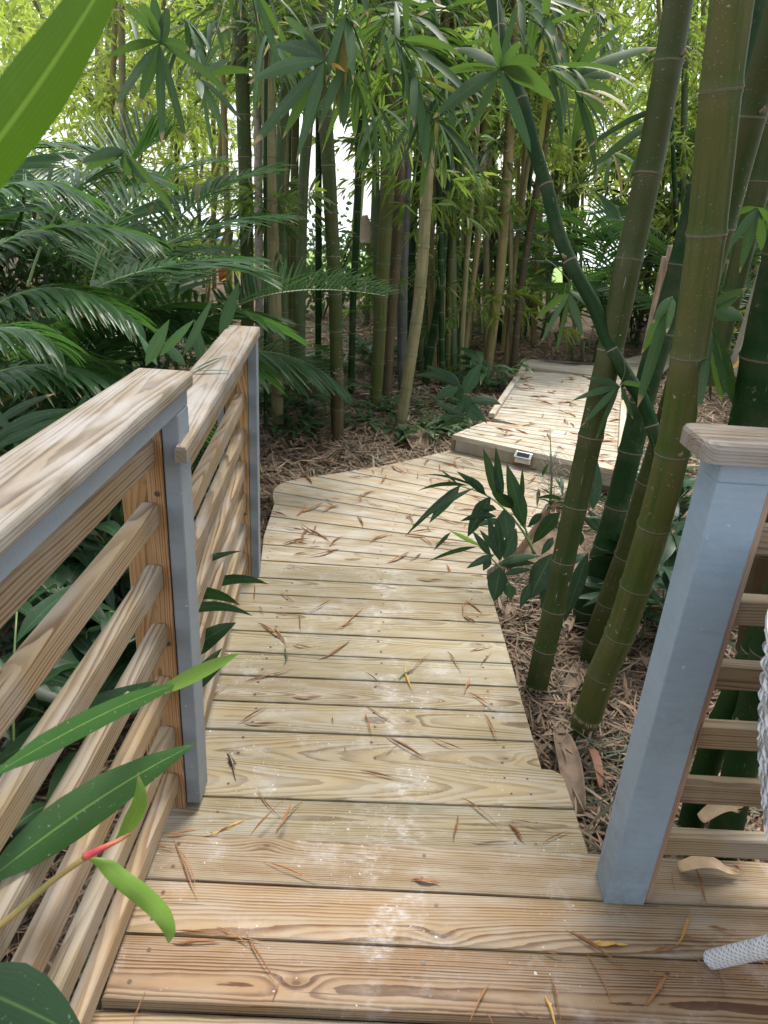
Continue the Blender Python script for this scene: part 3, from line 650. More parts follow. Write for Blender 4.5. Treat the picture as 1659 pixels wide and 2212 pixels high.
# right railing
rc = thing('wooden_railing', 'right railing with a blue grey post and natural wood rails beside the bamboo', 'railing', (.68, 1.3, 0))
mb = MB(); bar(mb, (.672, 1.292, -.04), (.672, 1.292, 1.135), .100, .088, up=(0, 1, 0), rad=.003); rel(mb.build('post', PAINT, rc), rc)
mb = MB(); bar(mb, (.731, 1.300, .0), (.731, 1.300, 1.135), .017, .084, up=(0, 1, 0), rad=.002); rel(mb.build('nailer', wood_mat('wood_red_nailer', (.38, .24, .17), (.27, .14, .09), .2, .7), rc), rc)
mb = MB(); bar(mb, (.622, 1.292, 1.155), (3.0, 1.292, 1.155), .092, .042, rad=.003); rel(mb.build('apron_board', PAINT, rc), rc)
mb = MB(); poly = rounded_rect(.578, 3.0, 1.222, 1.366, 0, (0, 0), ('tl', 'bl'), .022); prism(mb, poly, 1.215, .038, (1.3, 1.294), (1, 0), .010, rn=(.3, .45, .6)); rel(mb.build('cap', W_CAP, rc), rc)
for i, z in enumerate((1.03, .865, .698, .531, .362, .190)):
    mb = MB(); bar(mb, (.741, 1.310, z - .034), (3.0, 1.310 + .02, z - .034), .038, .062, rad=.007, seg=3, rn=(random.random(), random.random(), random.random())); rel(mb.build('rail', W_RAIL, rc), rc)
for X in (2.5,):
    mb = MB(); bar(mb, (X, 1.292, -.04), (X, 1.292, 1.13), .100, .088, up=(0, 1, 0), rad=.003); rel(mb.build('post', PAINT, rc), rc)

# ------------------------------------------------------------------ bamboo culms
CULMS = []
def culm(pts, w0, w1, mat, label, name='bamboo_culm', node_ys=None, spacing=.28, grow=1.0, base_depth=None, group=None, fringe=None, cat='bamboo', n=20, ext=True):
    """pts: pixels from the foot up; widths in pixels at foot and at top. A straight line in space has 1/depth linear in the picture."""
    b = PG(*pts[0]) if base_depth is None else PD(pts[0][0], pts[0][1], base_depth)
    D0 = depth(b); r0 = w0 * D0 / F / 2
    if w1: D1 = 2 * r0 * .96 * F / w1
    else: D1 = depth(PY(pts[-1][0], pts[-1][1], b.y))
    ac = [0]
    for p, q in zip(pts[:-1], pts[1:]): ac.append(ac[-1] + math.hypot(q[0] - p[0], q[1] - p[1]))
    W_ = []
    for p, s in zip(pts, ac):
        t = s / ac[-1]; D = 1 / ((1 - t) / D0 + t / D1); W_.append(PD(p[0], p[1], D))
    W_[0] = W_[0] + (W_[0] - W_[1]).normalized() * .08
    if ext:
        e_ = (W_[-1] - W_[-2]); W_ += [W_[-1] + e_.normalized() * k for k in (e_.length, e_.length + .6, e_.length + 1.2)]
    nodes = None
    if node_ys:
        path = catmull(W_, 8); S = [0]; Yp = []
        for q in path:
            c_ = R.transposed() @ (q - CAM); Yp.append(CY + F * c_.y / c_.z)
        for q0, q1 in zip(path[:-1], path[1:]): S.append(S[-1] + (q1 - q0).length)
        nodes = []
        for ny in sorted(node_ys, reverse=True):
            for k in range(len(path) - 1):
                if Yp[k] >= ny > Yp[k + 1]: nodes.append(S[k] + (S[k + 1] - S[k]) * (Yp[k] - ny) / (Yp[k] - Yp[k + 1])); break
        if len(nodes) > 1:
            st_ = nodes[-1] - nodes[-2]
            while nodes[-1] + st_ < S[-1]: nodes.append(nodes[-1] + st_)
    t = thing(name, label, cat, b, group)
    mb = MB(); at, nd, L, rings = culm_mesh(mb, W_, r0, r0 * .93, nodes, n=n, spacing=spacing, grow=grow)
    rel(mb.build('culm', mat, t, smooth=True), t)
    if fringe:
        for s in fringe:
            k = nd[min(s, len(nd) - 1)]; mb = MB(); c = at(k); ax = (at(k + .03) - at(k - .03)).normalized(); a = ax.orthogonal().normalized(); bb = ax.cross(a)
            for i in range(170):
                th = random.random() * 6.283; o = a * math.cos(th) + bb * math.sin(th); L_ = random.uniform(.006, .017)
                p = c + o * r0 * 1.02 - ax * random.uniform(-.003, .005); q = p + o * L_ * .35 - ax * L_; s_ = ax.cross(o) * .0009
                i0 = [mb.vert(x) for x in (p - s_, p + s_, q + s_ * .5, q - s_ * .5)]; mb.face(i0)
            rel(mb.build('root_fringe', FRAY, t), t)
    if group is None and n > 12 and len(nd) > 2:
        for k in random.sample(nd[1:], min(2, len(nd) - 1)):
            c = at(k + .012); ax = (at(k + .03) - at(k - .01)).normalized(); vw = (CAM - c); vw = (vw - ax * vw.dot(ax)).normalized(); o_ = Matrix.Rotation(random.uniform(-1.3, 1.3), 3, ax) @ vw; q = c + o_ * r0 * .9
            mb = MB(); tube(mb, [q, q + o_ * .008 + ax * .003, q + o_ * .013 + ax * .010, q + o_ * .014 + ax * .017], lambda u: .0065 * (1 - u) ** .6 + .0010, n=9); rel(mb.build('bud', SHEATH, t, smooth=True), t)
    CULMS.append((t, at, nd, L, r0, b)); return t, at, nd, L, r0

cA = culm([(1155, 1503), (1177, 1401), (1197, 1316), (1217, 1211), (1243, 1093), (1276, 943), (1327, 717), (1354, 585), (1400, 375), (1444, 135), (1470, -20)], 47, 62, B_OLIVE,
     'thick olive bamboo culm closest to the deck edge, leaning right with scratched pale marks', node_ys=[1478, 1401, 1316, 1211, 1093, 943, 757, 560, 375, 135], fringe=[0])
cB = culm([(1246, 1590), (1273, 1536), (1300, 1456), (1338, 1371), (1373, 1266), (1412, 1136), (1452, 978), (1488, 768), (1526, 505), (1557, 195), (1584, -20)], 57, 92, B_OLIVE2,
     'thickest yellow olive bamboo culm just left of the blue post', node_ys=[1542, 1456, 1371, 1266, 1136, 978, 768, 505, 195], fringe=[0])
cC = culm([(1259, 1366), (1263, 1321), (1285, 1256), (1306, 1181), (1332, 1093), (1361, 978), (1400, 820), (1430, 717), (1468, 585), (1530, 350), (1600, 120), (1640, -20)], 46, 60, B_DARK,
     'glossy dark green bamboo culm standing between the two thick olive culms', node_ys=[1316, 1258, 1180, 1095, 975, 870, 720, 573, 400, 180])
cD = culm([(1268, 1436), (1286, 1376), (1322, 1276), (1358, 1181), (1395, 1060), (1445, 900), (1500, 700)], 42, 54, B_OLIVE,
     'narrow dull olive bamboo culm half hidden behind the thickest one', node_ys=[1378, 1300, 1200, 1040, 880])
cE = culm([(1440, 1010), (1412, 933), (1395, 878), (1355, 813), (1320, 753), (1280, 653), (1245, 593), (1205, 500), (1180, 400), (1160, 350), (1134, 240), (1102, 150), (1060, -20)], 30, 29, B_DARK,
     'thin dark green bamboo culm leaning left diagonally across the other culms', base_depth=2.45, node_ys=[920, 756, 563, 400, 215, 60], n=16)
cF = culm([(1580, 1130), (1600, 1040), (1638, 904), (1660, 783), (1694, 630), (1740, 450), (1800, 200)], 105, 130, B_DARK,
     'broad dark green bamboo culm at the right edge above the railing cap', base_depth=2.2)
culm([(1610, 1470), (1622, 1380), (1640, 1250), (1665, 1120)], 50, 60, B_BROWN, 'brown olive bamboo culm with a root ring seen between the upper right rails', node_ys=[1400, 1300], fringe=[0], base_depth=2.35)
culm([(1563, 1815), (1575, 1760), (1592, 1690), (1615, 1590), (1650, 1450), (1690, 1300)], 66, 74, B_DARK, 'dark green bamboo culm foot between the lower right rails, right of its twin', base_depth=2.1, node_ys=[1700, 1560])
culm([(1498, 1760), (1515, 1690), (1545, 1600), (1580, 1520), (1640, 1390)], 52, 58, B_DARK, 'dark green bamboo culm foot with bristly root ring close behind the blue post', base_depth=2.25, node_ys=[1700, 1560], fringe=[0])
# the grove beyond, measured one by one
G1 = 'bamboo culms of the grove'
culm([(534, 800), (534, 600), (529, 350), (520, 100), (512, -20)], 27, None, B_OLIVE, 'olive grey bamboo culm at the left of the grove with a white patch', base_depth=5.6)
culm([(600, 925), (597, 750), (590, 560), (582, 378), (578, 100), (576, -20)], 26, None, B_MOTT, 'pale mottled bamboo culm behind the end of the far left railing')
culm([(618, 880), (612, 650), (609, 500), (603, 378), (620, 150), (640, -20)], 20, None, B_GREEN, 'grey green bamboo culm right behind the mottled one')
culm([(574, 900), (573, 650), (573, 400), (575, 100)], 7, None, B_DARK, 'very thin green bamboo shoot before the grey palm trunk', base_depth=5.5, n=10)
culm([(636, 800), (632, 690), (622, 560), (618, 400), (640, 200), (650, -20)], 12, None, B_DARK, 'slim dark green bamboo culm with a kink, left of the white gap')
culm([(648, 868), (649, 700), (651, 560), (655, 400), (668, 200), (660, -20)], 21, None, B_GREEN, 'straight green bamboo culm standing in the white gap')
culm([(729, 950), (727, 800), (724, 650), (716, 480), (708, 330), (696, 150), (688, -20)], 27, None, B_OLIVE, 'tall olive bamboo culm rising behind the sawn stump')
culm([(757, 862), (760, 760), (763, 640), (770, 500), (774, 378), (776, 200), (778, -20)], 14, None, B_DARK, 'slim dark green bamboo culm carrying a hanging papery sheath', spacing=.2)
culm([(810, 888), (819, 736), (828, 573), (838, 400), (850, 200), (855, -20)], 27, None, B_OLIVE2, 'left one of the paired olive bamboo culms in the middle of the grove')
culm([(835, 868), (841, 736), (854, 573), (862, 400), (866, 200), (868, -20)], 22, None, B_BROWN, 'brown olive bamboo culm close beside the paired one')
culm([(871, 852), (869, 736), (871, 573), (877, 400), (880, 200), (884, -20)], 21, None, B_GREY, 'smoky grey bamboo culm in the middle of the grove')
culm([(864, 928), (874, 862), (893, 736), (906, 638), (916, 508), (923, 378), (932, 200), (938, -20)], 24, None, B_MOTT, 'speckled yellow bamboo culm leaning right across its neighbours')
culm([(884, 800), (886, 650), (892, 500), (900, 378), (906, 200), (912, -20)], 15, None, B_DARK, 'dark green bamboo culm just behind the speckled one')
culm([(919, 835), (924, 790), (936, 720), (949, 638), (959, 508), (968, 378), (985, 200), (1000, -20)], 17, None, B_DARK, 'dark green bamboo culm growing from the broken clump', spacing=.22)
culm([(921, 700), (926, 600), (936, 410), (945, 250), (950, -20)], 10, None, B_DARK, 'very slim dark green bamboo culm between speckled and dark ones', n=12)
culm([(938, 792), (950, 750), (968, 690), (985, 640), (1006, 560), (1018, 500), (1030, 394), (1050, 200), (1060, -20)], 14, None, B_DARK, 'dark green bamboo culm fanning right from the clump')
culm([(998, 797), (1007, 730), (1014, 671), (1030, 540), (1036, 475), (1046, 300), (1060, -20)], 13, None, B_TAN, 'slender tan bamboo culm with a brown sheath low on it')
culm([(1053, 802), (1066, 703), (1075, 640), (1082, 573), (1092, 430), (1100, 300), (1112, 100), (1120, -20)], 20, None, B_TAN, 'sturdy tan bamboo culm left of the far boardwalk')
culm([(1108, 804), (1118, 703), (1128, 606), (1148, 480), (1165, 380), (1190, 200), (1220, -20)], 15, None, B_BROWN, 'brown bamboo culm at the corner of the far boardwalk')
culm([(1085, 764), (1095, 671), (1110, 573), (1122, 480), (1135, 300), (1150, 0)], 10, None, B_TAN, 'thin tan bamboo culm between the tan and brown ones', n=12)
culm([(1099, 754), (1112, 690), (1130, 590), (1140, 450), (1160, 200)], 9, None, B_DARK, 'thin dark bamboo culm behind the brown one', n=12)
culm([(792, 700), (796, 640), (805, 500), (812, 300), (815, 0)], 12, None, B_GREEN, 'small green bamboo culm far behind the paired olive ones', n=12)
culm([(1545, 800), (1560, 720), (1594, 585), (1640, 400), (1690, 200)], 42, 46, B_OLIVE, 'dull olive bamboo culm right of the thickest one, near the weathered posts', base_depth=4.0)
culm([(1375, 740), (1396, 620), (1412, 500), (1428, 400), (1450, 250), (1470, 0)], 12, None, B_GREEN, 'green ringed bamboo culm beside the split plank', n=12, spacing=.16)
# hidden-depth culms of the same kind that nothing tells apart
k = 0
for i in range(70):
    x = random.choice([random.uniform(770, 1360), random.uniform(900, 1300), random.uniform(150, 560), random.uniform(1500, 1659)])
    Y = random.uniform(8.2, 14.5); yb = 700 if x > 700 else 690
    g_ = PY(x, 600, Y); gx = g_.x; b = V((gx, Y, gz(gx, Y))); c_ = R.transposed() @ (b - CAM); px, py = CX + F * c_.x / c_.z, CY + F * c_.y / c_.z
    if 1280 < px < 1400 or 560 < px < 820: continue
    lean = random.uniform(-60, 90); w_ = random.uniform(.05, .085) / c_.z * F
    culm([(px, py), (px + lean * .3, py - 250), (px + lean * .7, py - 480), (px + lean * 1.2, py - 720)], w_, None, random.choice([B_TAN, B_GREEN, B_DARK, B_MOTT, B_OLIVE2, B_TAN]),
         'slender bamboo culm deep in the crowded grove behind the boardwalk', n=10, group='slender bamboo culms deep in the grove', base_depth=c_.z)
for i in range(30):
    px = random.uniform(780, 1140) if i < 25 else random.uniform(560, 720); Y = random.uniform(6.4, 8.6)
    g_ = PY(px, 700, Y); b = V((g_.x, Y, gz(g_.x, Y))); c_ = R.transposed() @ (b - CAM); x0_, y0_ = CX + F * c_.x / c_.z, CY + F * c_.y / c_.z; lean = random.uniform(-25, 55) if i < 25 else random.uniform(-15, 15)
    if b.x > .75 and Y < 8: continue
    culm([(x0_, y0_), (x0_ + lean * .25, y0_ - 230), (x0_ + lean * .6, y0_ - 470), (x0_ + lean, y0_ - 800)], random.uniform(.05, .08) / c_.z * F, None, [B_OLIVE2, B_TAN, B_GREEN, B_MOTT, B_DARK][i % 5],
         'straight bamboo culm in the crowded middle of the grove', n=12, group='straight culms crowding the middle of the grove', base_depth=c_.z, spacing=.24)
# the broken leaning culm
tb = thing('broken_bamboo', 'blackened broken bamboo culm leaning right with a splintered top', 'bamboo', PG(945, 787))
mb = MB(); pp = [(945, 787), (968, 742), (1007, 661), (1050, 554), (1076, 485), (1092, 424)]; b0 = PG(945, 787)
W_ = [PY(x, y, b0.y - .0 + .1 * i) for i, (x, y) in enumerate(pp)]; culm_mesh(mb, W_, .042, .036, n=14, spacing=.25); rel(mb.build('culm', bamboo_mat('bamboo_black', (.018, .020, .012), (.03, .028, .018), (.012, .02, .008), .5), tb, smooth=True), tb)
mb = MB(); top = W_[-1]
for i in range(9):
    th = i * .7; o = V((math.cos(th), math.sin(th), 0)) * .032; leaf(mb, top + o, (.2, 0, 1), random.uniform(.06, .22), .018, 0, kind='strap', n=3)
rel(mb.build('splinters', TRUNK, tb), tb)
# grey palm trunk
tp = thing('palm_trunk', 'rough grey fibrous trunk between two bamboo culms at the left', 'tree', PD(560, 800, 6.2))
mb = MB(); W_ = [PD(560, 810, 6.2), PD(559, 500, 6.1), PD(556, 250, 6.0), PD(550, 60, 5.9), PD(540, -100, 5.9)]
tube(mb, catmull(W_, 10), lambda t: .036 + .004 * math.sin(t * 90), n=12); rel(mb.build('trunk', TRUNK, tp, smooth=True), tp)

# ------------------------------------------------------------------ stumps
def stump(pts, w_, mat, label, bd=None, core=COCO):
    b = PG(*pts[0]) if bd is None else PD(*pts[0], bd); D = depth(b); r = w_ * D / F / 2
    top = PY(pts[1][0], pts[1][1], b.y); t = thing('bamboo_stump', label, 'bamboo stump', b); mb = MB()
    at, nd, L, rings = culm_mesh(mb, [b - (top - b).normalized() * .06, b.lerp(top, .5), top], r * 1.03, r, n=18, spacing=max(.09, (top - b).length * .45))
    ax = (top - b).normalized(); n = 18; R0 = rings[-1]; cc = V(at(L))
    inn = [mb.vert(cc + (V(mb.v[i]) - cc) * .72, (L, 0, .2), (.5, .5, .5)) for i in R0]; low = [mb.vert(V(mb.v[i]) - ax * .07, (L, 0, .2), (.5, .5, .5)) for i in inn]
    for k in range(n): j = (k + 1) % n; mb.face((R0[k], R0[j], inn[j], inn[k]), 1); mb.face((inn[k], inn[j], low[j], low[k]), 1)
    mb.face(low, 1); rel(mb.build('stump', [mat, core], t, smooth=False), t); return t
stump([(730, 958), (731, 806)], 23, B_BROWN, 'sawn hollow bamboo stump standing before the tall olive culm')
stump([(698, 850), (699, 802)], 16, B_OLIVE, 'short dark bamboo stump left of the tall olive culm')
stump([(1070, 848), (1072, 818)], 20, B_GREY, 'low sawn bamboo stump beside the far boardwalk edge')
stump([(1405, 1352), (1412, 1300)], 40, B_BROWN, 'wide cut bamboo stump on the litter behind the blue post')
stump([(1512, 700), (1510, 690)], 20, B_BROWN, 'small cut bamboo stump under the palms at the far right', bd=5.5)
# bench end / little wooden bollard beside the far boardwalk
bo = P(1108, 838, -.1); tt = thing('wooden_bollard', 'squat wooden bollard with a flat cap at the far boardwalk edge', 'bollard', bo)
mb = MB(); bar(mb, bo + V((0, 0, -.1)), bo + V((0, 0, .11)), .10, .10, up=(0, 1, 0)); rel(mb.build('post', WEATH, tt), tt)
mb = MB(); bar(mb, bo + V((-.09, 0, .13)), bo + V((.09, 0, .13)), .16, .036, rad=.006); rel(mb.build('cap', W_FAR, tt), tt)

# ------------------------------------------------------------------ weathered planks and posts at the back right
def plank(px0, px1, w_px, D, label, th=.05, mat=WEATH, name='weathered_plank', jag=True):
    a, b = PD(px0[0], px0[1], D), PD(px1[0], px1[1], D); b.y = a.y; w_ = w_px * D / F; t = thing(name, label, 'plank', a)
    mb = MB(); k = 5; rn_ = r3()
    for i in range(k):
        o = V((1, 0, 0)) * (w_ * ((i + .5) / k - .5)); h = random.uniform(-.12, .03) if jag else 0
        bar(mb, a + o, b + o + (b - a).normalized() * h, w_ / k * .97, th * random.uniform(.7, 1), up=(0, 1, 0), rad=.003, rn=rn_)
    rel(mb.build('board', mat, t), t)
plank((1408, 760), (1424, 535), 40, 4.6, 'ragged reddish brown split plank standing behind the dark green culm')
plank((1568, 680), (1572, 552), 34, 5.0, 'short weathered splintered plank right of the thickest culm')
PALEP = wood_mat('pale_post', (.33, .28, .20), (.22, .18, .12), .4, .5)
plank((1590, 810), (1640, 330), 30, 3.9, 'tall pale wooden post at the right with a dark gap beside it', th=.08, mat=PALEP, name='wooden_post', jag=False)
plank((1622, 810), (1672, 400), 26, 3.92, 'tall pale wooden post nearest the right edge', th=.08, mat=PALEP, name='wooden_post', jag=False)

# ------------------------------------------------------------------ palm fronds
def frond_mesh(name, base, ctrl, tip, LL, n=44, lw=.025, droop=.35, ang=68, vee=.2, mat=L_PALM, stemr=.007, dry=0.0, start=.18):
    mb = MB(); pts = bez(V(base), V(ctrl), V(tip), 26); tube(mb, pts, lambda t: stemr * (1 - .8 * t) + .001, n=6, mi=1)
    for i in range(n):
        u = start + (1 - start) * (i + .5) / n; k = u * 25; j = min(24, int(k)); p = pts[j].lerp(pts[j + 1], k - j); t = (pts[j + 1] - pts[j]).normalized()
        s = t.cross(V((0, 0, 1))); s = s.normalized() if s.length > .02 else V((1, 0, 0)); up = s.cross(t)
        a = math.radians(ang * (1 - .42 * (u - start) / (1 - start)) + random.uniform(-5, 5)); Lk = LL * (math.sin(math.pi * (.12 + .82 * (u - start) / (1 - start))) ** .7) * random.uniform(.9, 1.08)
        for sg in (-1, 1):
            d = t * math.cos(a) + s * sg * math.sin(a) + up * vee; rn = (random.random(), random.random(), random.random() * (.97 if random.random() < .97 + dry else 1) if not dry else .95)
            leaf(mb, p, d, Lk, lw * random.uniform(.85, 1.1), droop * random.uniform(.7, 1.3), roll=sg * .25 + random.uniform(-.2, .2), kind='strap', n=6, fold=.2, rn=rn)
    return mb.mesh(name, [mat, STEM])
def frondpx(parent, b, c, t, db, dt, LL, name='frond', **kw):
    A, C, B = PD(*b, db), PD(*c, (db + dt) / 2), PD(*t, dt); return rel(link(name, frond_mesh(name, A, C, B, LL, **kw), parent), parent)
VAR = [frond_mesh('frond', (0, 0, 0), (.55 + .1 * i, 0, .75 - .12 * i), (1.25 + .05 * i, 0, .15 - .1 * i), .46, n=30, droop=.25 + .12 * i, lw=.024, vee=.12) for i in range(3)]
def palm(loc, nf, size, label, el=(.3, 1.2), az=(0, 6.283), name='areca_palm', group=None, stems=5):
    t = thing(name, label, 'palm', loc, group)
    for i in range(stems):
        mb = MB(); o = V((random.uniform(-.2, .2), random.uniform(-.2, .2), 0)) * size; h = random.uniform(.25, .6) * size
        tube(mb, [o + V((0, 0, -.1)), o * 1.2 + V((0, 0, h * .5)), o * 1.5 + V((0, 0, h))], .02, n=8); mb.build('stem', B_GREEN, t, smooth=True)
    for i in range(int(nf * .72)):
        o = link('frond', random.choice(VAR), t); a = az[0] + (az[1] - az[0]) * random.random(); e = random.uniform(*el)
        s = size * random.uniform(.8, 1.15); o.location = V((random.uniform(-.15, .15), random.uniform(-.15, .15), random.uniform(.1, .55))) * size
        o.rotation_euler = (random.uniform(-.4, .4), -e + .35, a); o.scale = (s, s, s)
    return t
palm((-2.15, 4.1, -.3), 15, 1.15, 'lush areca palm filling the left side behind the near railing', el=(.1, 1.15))
palm((-1.75, 5.3, -.25), 14, 1.1, 'areca palm behind the far left railing reaching to the bamboo', el=(.1, 1.2))
palm((-3.3, 4.6, -.2), 14, 1.35, 'tall areca palm at the far left edge', el=(.3, 1.35))
palm((-2.7, 6.6, -.2), 14, 1.4, 'areca palm in second row behind the left palms', el=(.4, 1.35))
palm((-1.5, 3.75, -.35), 12, .75, 'low dark palm tucked behind the left railing', el=(.0, .9))
palm((-2.4, 3.1, -.4), 12, .9, 'dark palm with hanging fronds at left edge', el=(.0, .9))
palm((2.35, 8.6, -.1), 15, 1.2, 'feathery palm at the end of the far boardwalk', el=(.5, 1.4), az=(0, 6.28))
palm((3.4, 8.4, -.1), 14, 1.3, 'palm behind the split plank at right', el=(.4, 1.4))
palm((1.9, 10.2, -.1), 12, 1.5, 'pale palm deep behind the tan culms', el=(.6, 1.4))
palm((4.2, 10.5, -.1), 12, 1.5, 'distant palm in the right corner', el=(.4, 1.4))
lp = thing('areca_palm', 'areca palm whose long frond crosses in front of the middle bamboo culms', 'palm', PD(400, 760, 3.9))
frondpx(lp, (420, 720), (560, 590), (836, 640), 3.9, 4.4, .38, n=40, droop=.25, vee=.55, lw=.024)
frondpx(lp, (300, 700), (330, 400), (596, 372), 4.0, 4.3, .42, n=32, droop=.45)
frondpx(lp, (260, 640), (340, 470), (614, 470), 3.7, 4.1, .42, n=32, droop=.45)
frondpx(lp, (150, 660), (280, 560), (545, 560), 3.3, 3.7, .40, n=32, droop=.45)
frondpx(lp, (330, 780), (420, 640), (600, 690), 3.6, 4.2, .34, n=32, droop=.45)
L_PALMB = leaf_mat('leaf_palm_light', (.055, .125, .05), .25, .3, .4, mid=(.12, .2, .06), vein=.4, tcol=(.14, .32, .05))
for a_ in (((180, 700), (230, 360), (480, 350), 4.0, 4.3), ((60, 620), (150, 290), (350, 400), 3.6, 3.8), ((330, 700), (400, 380), (610, 360), 4.4, 4.7), ((230, 700), (380, 520), (560, 600), 3.3, 3.6)): frondpx(lp, *a_, .40, n=30, droop=.4, mat=L_PALMB, lw=.024)
frondpx(lp, (200, 620), (240, 330), (360, 300), 4.4, 4.6, .45, n=36, droop=.1, vee=.6)
lp2 = thing('areca_palm', 'bluish green palm fronds arching in from the left edge', 'palm', PD(-60, 760, 2.9))
frondpx(lp2, (-120, 520), (0, 330), (190, 430), 2.8, 2.9, .30, n=34, droop=.8, lw=.02)
frondpx(lp2, (-140, 640), (60, 420), (330, 520), 3.0, 3.2, .36, n=42, droop=.8)
frondpx(lp2, (-120, 760), (80, 520), (300, 700), 2.9, 3.0, .34, n=42, droop=.8)
frondpx(lp2, (-150, 800), (20, 640), (130, 760), 2.5, 2.6, .26, n=30, droop=.9, lw=.018)
frondpx(lp2, (-100, 420), (60, 250), (260, 360), 3.4, 3.6, .40, n=36, droop=.5)
frondpx(lp2, (-160, 900), (40, 720), (260, 830), 2.8, 3.0, .34, n=36, droop=.8)

# ------------------------------------------------------------------ broad-leaved ginger plants
def ginger(loc, label, ns=4, h=.6, L=.42, W=.085, lean=None, group=None, mat=L_GING, spread=.6, nl=7):
    t = thing('ginger_plant', label, 'plant', loc, group)
    for s in range(ns):
        a = random.random() * 6.283 if lean is None else lean + random.uniform(-1.6, 1.6)
        o = V((math.cos(a), math.sin(a), 0)); b = V((random.uniform(-.08, .08), random.uniform(-.08, .08), -.05)); hh = h * random.uniform(.75, 1.15)
        tip = b + o * spread * hh * random.uniform(.4, 1) + V((0, 0, hh)); pts = bez(b, b + V((0, 0, hh * .6)), tip, 12)
        mb = MB(); tube(mb, pts, lambda t_: .0065 * (1 - .5 * t_), n=7); mb.build('stem', STEM, t, smooth=True)
        mb = MB(); pl = o.cross(V((0, 0, 1)))
        for k in range(nl):
            u = .28 + .72 * k / (nl - 1); q = u * 11; j = min(10, int(q)); p = pts[j].lerp(pts[j + 1], q - j); tn = (pts[j + 1] - pts[j]).normalized()
            sg = 1 if k % 2 else -1; d = tn * .55 + pl * sg * random.uniform(.5, .9) + o * random.uniform(-.1, .5) + V((0, 0, .2))
            leaf(mb, p, d, L * random.uniform(.7, 1.1) * (.7 + .5 * math.sin(u * 3)), W * random.uniform(.85, 1.15), random.uniform(.7, 1.5), roll=random.uniform(-.5, .5), kind='lance', n=10, fold=.22, wav=.08)
        mb.build('leaves', mat, t, smooth=True)
    return t
gs = 'ginger plants crowding below the left railing'
for i, (x, y, h_) in enumerate([(-1.0, 1.2, .5), (-1.12, 1.6, .75), (-.98, 2.0, .45), (-1.25, 1.1, .7), (-1.4, 1.7, .75), (-1.12, 2.4, .55), (-.95, 2.6, .35), (-1.5, 2.3, .7), (-1.15, .75, .6), (-1.4, .6, .6), (-1.05, .85, .4), (-1.7, 1.6, .9), (-1.25, 2.9, .5), (-1.8, 2.2, .8)]):
    ginger((x, y, gz(x, y)), 'dark broad-leaved ginger plant crowding the ground below the left railing', lean=3.1, ns=4, h=h_, L=.40, W=.088, group=gs)
# explicit leaves seen around the railing
tg = thing('ginger_plant', 'ginger plant whose long leaves poke out between the near left rails', 'plant', PX(0, 1990, -.62))
def lp_(parent, name, mat, *a, smooth=True, **kw):
    mb = MB(); leafpx(mb, *a, **kw); return rel(mb.build(name, mat, parent, smooth=smooth), parent)
def dX(x, y, X): return depth(PX(x, y, X))
lp_(tg, 'leaf', L_GINGN, (-40, 1690), (380, 1478), 66, .85, 1.42, arch=.04, roll=-.15, kind='blunt', n=14, rn=(.8, .1, .1))
mb = MB(); A_, B_, C_ = PD(352, 1492, 1.40), PD(440, 1445, 1.44), PD(517, 1412, 1.46); strip(mb, bez(A_, B_, C_, 8), (A_ - CAM).cross(C_ - A_).normalized(), .030, 'strap', .3, (.6, 0, .2)); rel(mb.build('leaf_tip', L_YOUNG, tg, smooth=True), tg)
lp_(tg, 'leaf', L_GINGN, (-60, 1930), (424, 1606), 84, 1.05, 1.42, arch=.05, roll=.1, kind='lance', n=14, rn=(.4, .1, .1))
lp_(tg, 'leaf', L_GING, (-30, 1660), (340, 1470), 56, 1.25, 1.60, arch=.03, roll=.2, n=12, rn=(.5, .1, .2))
lp_(tg, 'leaf', L_GING, (-90, 2120), (190, 2250), 130, .95, 1.0, arch=.1, roll=0, kind='lance', n=12, rn=(.45, .1, .1))
lp_(tg, 'leaf', L_GING, (60, 1900), (-20, 2060), 40, 1.2, arch=.02, roll=0, n=8, rn=(.2, .1, .1))
ts = thing('ginger_shoot', 'young ginger shoot with a red tip and curled light green leaf over the rails', 'plant', PD(0, 1990, 1.05))
mb = MB(); tube(mb, catmull([PD(-40, 2030, 1.02), PD(30, 1975, 1.05), PD(110, 1905, 1.08), PD(185, 1852, 1.10)], 6), lambda t: .0055 - .001 * t, n=9); rel(mb.build('stem', plain('stem_olive', (.16, .17, .04), .4, (.28, .17, .06), 20.), ts, smooth=True), ts)
mb = MB(); tube(mb, catmull([PD(180, 1853, 1.10), PD(230, 1828, 1.11), PD(265, 1812, 1.12), PD(284, 1800, 1.12)], 6), lambda t: .0065 * (1 - t * .9), n=9); rel(mb.build('bud', STEMRED, ts, smooth=True), ts)
mb = MB(); q = catmull([PD(x, y, 1.11) for x, y in ((186, 1852), (225, 1868), (270, 1905), (315, 1940), (350, 1975), (366, 2010), (364, 2038))], 4); vw = (q[0] - CAM).normalized()
sides = [((q[min(i + 1, len(q) - 1)] - q[max(i - 1, 0)]).normalized().cross(vw)) for i in range(len(q))]; strip(mb, q, sides, .030, 'blunt', .5, (.7, .9, .3), wav=.25); rel(mb.build('leaf', L_YOUNG, ts, smooth=True), ts)
mb = MB(); q = catmull([PD(x, y, 1.12) for x, y in ((250, 1812), (275, 1785), (298, 1745), (304, 1710), (298, 1672))], 4); sides = [((q[min(i + 1, len(q) - 1)] - q[max(i - 1, 0)]).normalized().cross(vw)) for i in range(len(q))]
strip(mb, q, sides, .026, 'lance', .5, (.3, .9, .3)); rel(mb.build('leaf', L_YOUNG, ts, smooth=True), ts)
